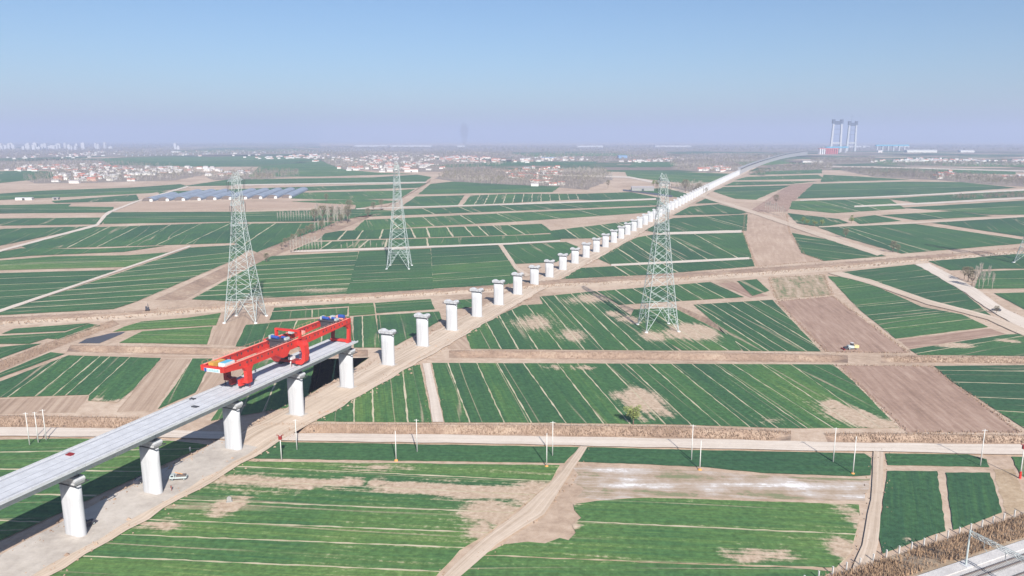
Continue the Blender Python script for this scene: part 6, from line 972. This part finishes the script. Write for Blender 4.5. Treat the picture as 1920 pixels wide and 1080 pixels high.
# city on the left skyline
for k in range(46):
    a_ = U(0, 1); big_ = k < 22
    px = U(-4850, -4350) if big_ else U(-5000, -3000) if rnd() < .4 else U(-4350, -3850); y = U(6800, 7600)
    w = U(18, 34); d = 18; h = U(28, 58) if big_ else U(18, 62); 
    if big_ and rnd() < .3: w = U(50, 90); h = U(26, 40)
    t = thing('apartment_tower', (px, y, 0), U(-.2, .2), 'pale apartment block in the hazy city on the left skyline', 'building', 'city blocks on the left skyline')
    MB().box(-w/2, w/2, -d/2, d/2, 0, h).build('wall', 'city', t); MB().box(-w/5, w/5, -d/4, d/4, h+.01, h+5).build('roof_house', 'city', t)
# long sheds on the skyline
for k, (x, y, L) in enumerate([(-1750, 9500, 420), (-1230, 9300, 500), (-600, 9000, 90), (900, 8800, 300), (1900, 9000, 420), (3900, 8600, 260), (4400, 8600, 160)]):
    t = thing('factory', (x, y, 0), 0, 'long white factory hall in the haze on the horizon', 'building', 'horizon factory halls')
    MB().box(-L/2, L/2, -40, 40, 0, 16).build('wall', 'city', t); MB().prism([(-41, 16.02), (41, 16.02), (0, 21)], 'x', -L/2, L/2).build('roof', 'city', t)
# older viaduct in the left distance
A_, B_ = Vector((-2180, 4250)), Vector((-1150, 6600))
t = thing('old_viaduct', (A_.x, A_.y, 0), heading((B_-A_).normalized()), 'low grey railway viaduct crossing the left distance', 'viaduct')
L = (B_-A_).length
MB().box(-6, 6, 0, L, 12, 15).build('deck', 'stone', t)
pm_ = MB().box(-3.5, 3.5, -1.6, 1.6, 0, 11.9).mesh('pier', 'concrete')
for k in range(int(L/40)): ob('pier', pm_, t, (0, 20+k*40, 0))

# ------------------------------------------------------------------ vehicles and people
def wheel(parent, x, y, r_, w):
    o = MB().prism([(y+r_*math.cos(a*math.pi/6), r_+r_*math.sin(a*math.pi/6)) for a in range(12)], 'x', x-w/2, x+w/2).build('wheel', 'tyre', parent)
    MB().prism([(y+r_*.55*math.cos(a*math.pi/6), r_+r_*.55*math.sin(a*math.pi/6)) for a in range(12)], 'x', x-w/2-.01, x+w/2+.01).build('rim', 'galv', o)
def car(x, y, z, rz, paint, lab, pick=False):
    t = thing('pickup_truck' if pick else 'car', (x, y, z), rz, lab, 'car')
    MB().prism([(-2.3, .35), (2.3, .35), (2.35, .85), (1.2, 1.0), (-2.3, 1.0)], 'x', -.9, .9).build('body', paint, t)
    if pick:
        MB().prism([(-.3, 1.0), (1.15, 1.0), (.7, 1.75), (-.2, 1.78)], 'x', -.82, .82).build('cabin', 'glass', t); MB().box(-.8, .8, -.2, .7, 1.785, 1.84).build('roof', paint, t)
        MB().box(-.7, .7, -2.2, -.4, 1.01, 1.5).build('cargo', 'rail', t)
    else:
        MB().prism([(-1.9, 1.0), (1.2, 1.0), (.5, 1.55), (-1.4, 1.55)], 'x', -.8, .8).build('cabin', 'glass', t); MB().box(-.75, .75, -1.35, .45, 1.555, 1.6).build('roof', paint, t)
    for sx in (-.85, .85):
        for sy in (-1.4, 1.45): wheel(t, sx, sy, .36, .24)
    for sx in (-.6, .6): MB().box(sx-.2, sx+.2, 2.3, 2.38, .6, .8).build('headlight', 'white', t)
    return t
def truck(x, y, rz, lab):
    t = thing('flatbed_truck', (x, y, .50), rz, lab, 'truck', None, .72)
    MB().box(-1.05, 1.05, -3.4, 3.0, .6, .85).build('chassis', 'dark', t)
    cb = MB().prism([(1.3, .86), (3.1, .86), (3.15, 1.6), (2.8, 2.4), (1.3, 2.4)], 'x', -1.0, 1.0).build('cab', 'galv', t)
    MB().prism([(2.84, 2.3), (3.12, 1.65), (3.2, 1.65), (2.92, 2.32)], 'x', -.9, .9).build('windscreen', 'glass', cb)
    for sx in (-1, 1): MB().box(sx*1.005-.01, sx*1.005+.01, 1.6, 2.6, 1.6, 2.2).build('window', 'glass', cb)
    MB().box(-1.1, 1.1, -3.4, 1.2, .86, 1.5).build('cargo_bed', 'galv', t); MB().box(-.9, .9, -3.0, .6, 1.51, 2.1).build('cargo', 'rail', t)
    MB().bar((.4, -1.8, 2.0), (-.3, 1.0, 3.3), .14, 5).build('crane_arm', 'orange', t)
    for sx in (-.9, .9):
        for sy in (-2.4, 2.1): wheel(t, sx, sy, .45, .3)
TRUCK = (-96.9,201.8)
CAR_A = (-106.9,200.5)
CAR_B = (-108.7,175.1)
CAR_C = (278.9,419.1)
HARV = (159.3,340.2)
EXCAV = (-207.9,415.1)
PERS_A = (-101.9,221.7)
PERS_B = (-95.8,194.8)
TOMB = (-77.3,188.8)
RAIL0 = (90.0,149.1)
RAIL1 = (122.8,163.8)
RAILM = 12.8
truck(*TRUCK, 1.72, 'white flatbed truck with loading arm parked on the haul road')
car(*CAR_A, .50, -.35, 'cloth_dark', 'dark car half hidden behind the second pier')
car(*CAR_B, .50, -.4, 'cloth_dark', 'dark car in the shade right of the leftmost pier')
car(*CAR_C, .4, .9, 'cloth_dark', 'small dark car on the pale track at far right')
# harvester in the brown field
t = thing('harvester', (*HARV, 0), math.pi/2+.1, 'white and yellow harvester on the brown bare field', 'harvester', None, .6)
MB().prism([(-3.4, 1.2), (1.5, 1.2), (1.5, 3.2), (-.6, 3.5), (-3.4, 3.0)], 'x', -1.4, 1.4).build('body', 'galv', t)
MB().box(-1.45, 1.45, -7.2, -3.5, 1.3, 3.5).build('grain_tank', 'cream', t)
cb = MB().prism([(-2.9, 3.3), (-1.1, 3.3), (-1.0, 5.2), (-2.9, 5.2)], 'x', -1.0, 1.0).build('cab', 'glass', t); MB().box(-1.1, 1.1, -3.1, -.8, 5.205, 5.4).build('cab_roof', 'white', cb)
MB().prism([(1.6, 1.0), (4.0, .4), (4.6, .5), (4.4, 1.6), (1.6, 2.2)], 'x', -1.7, 1.7).build('feeder', 'dark', t)
MB().box(-2.6, 2.6, 4.7, 5.6, .2, 1.0).build('cutter_bar', 'dark_and_shaded_red', t)
for sx in (-1.5, 1.5): wheel(t, sx, .6, .95, .6); wheel(t, sx, -5.4, .6, .4)
# excavator on the dike
t = thing('excavator', (*EXCAV, 1.5), .4, 'small dark excavator at the meeting of dike and canal', 'excavator', None, .75)
for sx in (-1, 1): MB().prism([(-1.9, .35), (-1.5, 0), (1.5, 0), (1.9, .35), (1.5, .8), (-1.5, .8)], 'x', sx*1.1-.3, sx*1.1+.3).build('crawler_track', 'tyre', t)
MB().box(-1.3, 1.3, -1.9, 1.2, .9, 2.1).build('body', 'cloth_dark', t); MB().box(-1.3, -.2, .1, 1.5, 2.11, 3.1).build('cab', 'glass', t)
bm_ = MB().bar((.4, .9, 1.6), (.4, 3.4, 4.6), .25, 4).build('boom', 'cloth_dark', t); MB().bar((.4, 3.4, 4.6), (.4, 5.2, 1.6), .18, 4).build('stick', 'cloth_dark', bm_)
MB().prism([(5.0, 1.7), (5.6, 1.5), (5.3, .7), (4.6, .8)], 'x', 0, .8).build('bucket', 'dark', bm_)

def person(x, y, z, rz, top, lab, h=1.72):
    t = thing('person', (x, y, z), rz, lab, 'person')
    me = bpy.data.meshes.new('body')
    s_ = h/1.75
    J = [(0, 0, .95), (0, 0, 1.2), (0, 0, 1.45), (0, 0, 1.55), (0, .02, 1.66), (-.1, 0, .9), (-.12, .04, .5), (-.13, -.02, .08), (-.13, .12, .04), (.1, 0, .9), (.13, -.06, .5), (.14, -.12, .08), (.14, .02, .04), (-.2, 0, 1.42), (-.27, .02, 1.15), (-.25, .14, .92), (.2, 0, 1.42), (.27, .0, 1.15), (.26, .1, .9)]
    E_ = [(0, 1), (1, 2), (2, 3), (3, 4), (0, 5), (5, 6), (6, 7), (7, 8), (0, 9), (9, 10), (10, 11), (11, 12), (2, 13), (13, 14), (14, 15), (2, 16), (16, 17), (17, 18)]
    R_ = [.15, .14, .15, .06, .1, .1, .075, .05, .045, .1, .075, .05, .045, .075, .05, .04, .075, .05, .04]
    me.from_pydata([tuple(q*s_ for q in j) for j in J], E_, []); me.materials.append(M[top])
    bm = bmesh.new(); bm.from_mesh(me); ly = bm.verts.layers.skin.verify()
    for v, r_ in zip(bm.verts, R_): v[ly].radius = (r_*s_, r_*s_)
    bm.verts.ensure_lookup_table(); bm.verts[0][ly].use_root = True; bm.to_mesh(me); bm.free()
    o = ob('body', me, t); md = o.modifiers.new('skin', 'SKIN')
    md2 = o.modifiers.new('sub', 'SUBSURF'); md2.levels = 1; md2.render_levels = 1
    hd = MB().lathe([(.03, 1.56), (.085, 1.6), (.1, 1.68), (.085, 1.76), (.03, 1.8)], 8).build('hair', 'dark', t)
    hd.scale = (s_,)*3
    return t
p_, _ = deck_pt(74.5, -4.9); person(*p_, .3, 'cloth_dark', 'person in dark clothes standing on the left side of the deck')
p_, _ = deck_pt(85.2, 1.6); person(*p_, 1.0, 'cloth_white', 'person in pale clothes beside the gantry middle leg')
p_, _ = deck_pt(84.2, 2.6); person(*p_, 2.0, 'cloth_red', 'person in red clothes beside the gantry middle leg')
p_, _ = deck_pt(60.6, -5.2); person(*p_, 2.0, 'cloth_dark', 'person standing by the gantry rear leg at the deck edge')
person(*PERS_A, .50, 1., 'cloth_white', 'person in white top at the edge of the deck shadow')
person(*PERS_B, .50, 2.5, 'cloth_red', 'person in brown clothes below the parked truck')
# materials lying on the deck
def pile(s, l, mt, lab, n=4):
    p_, hd = deck_pt(s, l); t = thing('material_pile', p_, hd, lab, 'materials')
    for k in range(n): MB().box(-.9+U(-.2, .2), .9+U(-.2, .2), -.5+k*.28, -.3+k*.28, .01, .12+U(0, .25)).build('timber', mt, t)
pile(46, -4.9, 'dark', 'dark pile of timbers at the left deck kerb above the third pier')
pile(41, 1.0, 'dark', 'scattered dark timbers on the middle of the deck')
pile(67, .6, 'stone', 'small grey pile on the deck between the gantry legs')
pile(3, -3.0, 'dark_and_shaded_red', 'small red pile on the deck near the left edge', 5)
# tomb stone and bare mound
t = thing('tombstone', (*TOMB, 0), .3, 'small grey stone tomb on a bare mound in the front field', 'tombstone')
MB().box(-.8, .8, -.4, .4, 0, .4).build('plinth', 'stone', t); MB().prism([(-.6, .41), (.6, .41), (.6, 1.5), (0, 1.9), (-.6, 1.5)], 'y', -.18, .18).build('slab', 'stone', t)

# ------------------------------------------------------------------ electrified railway in the lower right corner
R0 = Vector(RAIL0); RD_ = (Vector(RAIL1)-R0).normalized(); RN = Vector((RD_.y, -RD_.x)); RH = 3.0
rh = heading(RD_)
def on_rail(s, l): q = R0+RD_*s+RN*l; return q.x, q.y
def quad_strip(name, rows, mat, **kw):
    vs = [v for r_ in rows for v in r_]; m_ = len(rows[0]); fs = [(i*m_+j, i*m_+j+1, (i+1)*m_+j+1, (i+1)*m_+j) for i in range(len(rows)-1) for j in range(m_-1)]
    me = bpy.data.meshes.new(name); me.from_pydata(vs, [], fs); me.update(); me.materials.append(M[mat]); return ob(name, me, **kw)
rows = []
for k in range(135):
    s = -200+k*2.4; r_ = []
    for l, z in ((-11.5, 0), (-9.5, .5), (-6.5, 1.5), (-3, 2.5), (-.6, RH), (0, RH)):
        x, y = on_rail(s, l+U(-.3, .3)*(l < -.5)); r_.append((x, y, z+U(-.15, .15)*(-11 < l < -.7)))
    rows.append(r_)
quad_strip('embankment', rows, 'dry_grass', kind='structure')
rows = [[(*on_rail(-200+k*12, l), z) for l, z in ((0, RH), (.01, RH+.3), (2.6, RH+.3), (2.61, RH+.12), (22, RH+.12), (22.5, -1))] for k in range(28)]
bed = quad_strip('track_bed', rows, 'ballast', kind='structure')
for l in (4.2, 5.7, 8.9, 10.4, 14.0, 15.5):
    q0, q1 = on_rail(-200, l), on_rail(120, l)
    MB().bar((*q0, RH+.28), (*q1, RH+.28), .16, 4).build('rail', 'rail', bed)
for k, l in enumerate((4.95, 9.65, 14.75)):
    sl = MB()
    for i in range(240):
        x, y = on_rail(-60+i*.62, l); c_, s_ = RN*1.25, RD_*.13
        n0 = len(sl.v); 
        for z in (RH+.08, RH+.2):
            for a_, b__ in ((-1, -1), (1, -1), (1, 1), (-1, 1)): sl.v.append((x+c_.x*a_+s_.x*b__, y+c_.y*a_+s_.y*b__, z))
        sl.f += [(n0+4, n0+5, n0+6, n0+7)] + [(n0+i_, n0+(i_+1) % 4, n0+4+(i_+1) % 4, n0+4+i_) for i_ in range(4)]
    sl.build('sleepers', 'stone', bed, kind='stuff')
for k, (s, lab) in enumerate(((RAILM, 'grey lattice catenary portal over the tracks in the right corner'), (RAILM-50, 'grey catenary portal mostly below the frame at the bottom edge'))):
    x, y = on_rail(s, 1.6); t = thing('catenary_portal', (x, y, RH+.3), rh, lab, 'catenary mast', 'catenary portals')
    MB().bar((0, 0, 0), (0, 0, 8.6), .22, 8, .19).build('mast', 'galv', t); MB().bar((20.5, 0, 0), (20.5, 0, 8.6), .22, 8, .19).build('mast', 'galv', t)
    MB().box(-.8, .8, -.8, .8, -.2, .12).build('base', 'concrete', t)
    tr = MB()
    for zz in (7.6, 8.4):
        for yy in (-.35, .35): tr.bar((0, yy, zz), (20.5, yy, zz), .07)
    for i in range(21):
        xa, xb = i*.976, (i+1)*.976
        for yy in (-.35, .35): tr.bar((xa, yy, 7.6 if i % 2 else 8.4), (xb, yy, 8.4 if i % 2 else 7.6), .05, 3)
        tr.bar((xa, -.35, 8.4), (xb, .35, 8.4), .05, 3)
    tr.build('truss_beam', 'galv', t)
    for l in (3.4, 8.1, 13.2): MB().bar((l, 0, 7.6), (l, 0, 6.0), .07).bar((l, 0, 6.0), (l+1.0, 0, 5.4), .05).build('dropper_arm', 'galv', t)
fl = []
for k in range(26):
    s = -52+k*4.3; x, y = on_rail(s, -11.6); t = thing('fence_post', (x, y, 0), rh, 'short white concrete post in the railway fence, %s from the left' % ordinal(k+1), 'fence post', 'railway fence posts')
    MB().box(-.13, .13, -.13, .13, -.2, 2.0).build('post', 'pole', t); MB().box(-.17, .17, -.17, .17, 2.0, 2.08).build('post_cap', 'pole', t)
br = MB()
for k in range(15000):
    s = U(-66, 100); l = U(-11.3, -1.2); x, y = on_rail(s, l); z = max(0, (l+11)/10.5*RH)-.1
    if -9 < s-RAILM < -3 and rnd() < .8: continue
    tuft(br, x, y, z, U(.4, 1.5)*(1.3 if rnd() < .25 else 1), 2, .13)
br.build('bank_brush', 'brush', kind='stuff', label='dry brown brush covering the railway bank', cat='brush')
# scattered brush along tracks and verges
sb = MB()
for (nm, a, b_, kd) in TRACKS[1:]:
    if min(q[1] for q in a) > 650: continue
    L = sum(math.dist(p, q) for p, q in zip(a, a[1:])); n = int(L/4)+2; A, B = resample(a, n), resample(b_, n)
    for k in range(int(L*.8)):
        i = int(U(0, n-1)); q, w = random.choice((A, B))[i], U(-2.2, 2.2)
        tuft(sb, q[0]+w, q[1]+U(-2, 2), 0, U(.3, .8), 2, .3)
for (a, b_, h) in DIKES:
    L = sum(math.dist(p, q) for p, q in zip(a, a[1:])); n = int(L/4); A, B = resample(a, n), resample(b_, n)
    for k in range(6000):
        i = int(U(0, n-1)); f_ = U(.1, .95); q = (A[i][0]+(B[i][0]-A[i][0])*f_+U(-3, 3), A[i][1]+(B[i][1]-A[i][1])*f_)
        tuft(sb, q[0], q[1], h*.5, U(.5, 1.1), 2, .4)
for pi in (4, 5, 10, 7):
    poly = PLOTS[pi][0]
    for i in range(len(poly)):
        a, b_ = poly[i-1], poly[i]; L = math.dist(a, b_)
        for k in range(int(L*2.2)):
            t_ = rnd(); tuft(sb, a[0]+(b_[0]-a[0])*t_+U(-1.2, 1.2), a[1]+(b_[1]-a[1])*t_+U(-1, 1), 0, U(.4, 1.0), 2, .22)
sb.build('verge_grass', 'straw', kind='stuff', label='dry grass tufts along the tracks and the dike', cat='grass')
# clods, spoil and rubble along the haul road
cl = MB()
for k in range(2600):
    s = U(-40, 700); side = rnd(); l = random.gauss(8.5, 2.2) if side < .6 else random.gauss(-7.5, 1.6); p, dd_ = on_axis(s); q = p+Vector((dd_.y, -dd_.x))*l
    z_ = .45; w = U(.12, .5)*(2.2 if rnd() < .06 else 1); hh = w*U(.4, .9); n0 = len(cl.v)
    for a_ in range(5): cl.v.append((q.x+w*math.cos(a_*1.256)*U(.7, 1.2), q.y+w*math.sin(a_*1.256)*U(.7, 1.2), z_-.15))
    cl.v.append((q.x+U(-.1, .1), q.y+U(-.1, .1), z_+hh)); cl.f += [(n0+a_, n0+(a_+1) % 5, n0+5) for a_ in range(5)]
cl.build('earth_clods', 'bank', kind='stuff', label='clods and spoil scattered along the haul road edges', cat='earth')

# ------------------------------------------------------------------ smoke plume on the horizon
sm = bpy.data.materials.new('smoke'); sm.use_nodes = True; nt = sm.node_tree
for n_ in list(nt.nodes):
    if n_.type == 'BSDF_PRINCIPLED': nt.nodes.remove(n_)
vs_ = nt.nodes.new('ShaderNodeVolumePrincipled'); vs_.inputs['Color'].default_value = (.25, .27, .33, 1); vs_.inputs['Density'].default_value = .006
nt.links.new(vs_.outputs[0], nt.nodes['Material Output'].inputs['Volume'])
pm = MB().lathe([(5, 0), (14, 30), (24, 80), (34, 130), (30, 170), (10, 195)], 10).mesh('smoke_plume', None); pm.materials.append(sm)
o = ob('smoke_plume', pm, None, (-350, 5600, 20), label='faint grey smoke plume on the horizon left of centre', cat='smoke')

# ------------------------------------------------------------------ haze
hm = bpy.data.materials.new('haze'); hm.use_nodes = True; nt = hm.node_tree
for n_ in list(nt.nodes):
    if n_.type == 'BSDF_PRINCIPLED': nt.nodes.remove(n_)
vol = nt.nodes.new('ShaderNodeVolumePrincipled'); vol.inputs['Color'].default_value = (.49, .57, .79, 1)
vol.inputs['Density'].default_value = 1.4e-4; vol.inputs['Anisotropy'].default_value = 0.
nt.links.new(vol.outputs[0], nt.nodes['Material Output'].inputs['Volume'])
hz = MB().box(-46000, 46000, -420, 61000, -5, 430); me = hz.mesh('haze', None); me.materials.append(hm)
ob('haze', me, kind='stuff', label='pale blue spring haze thickening towards the horizon', cat='haze')
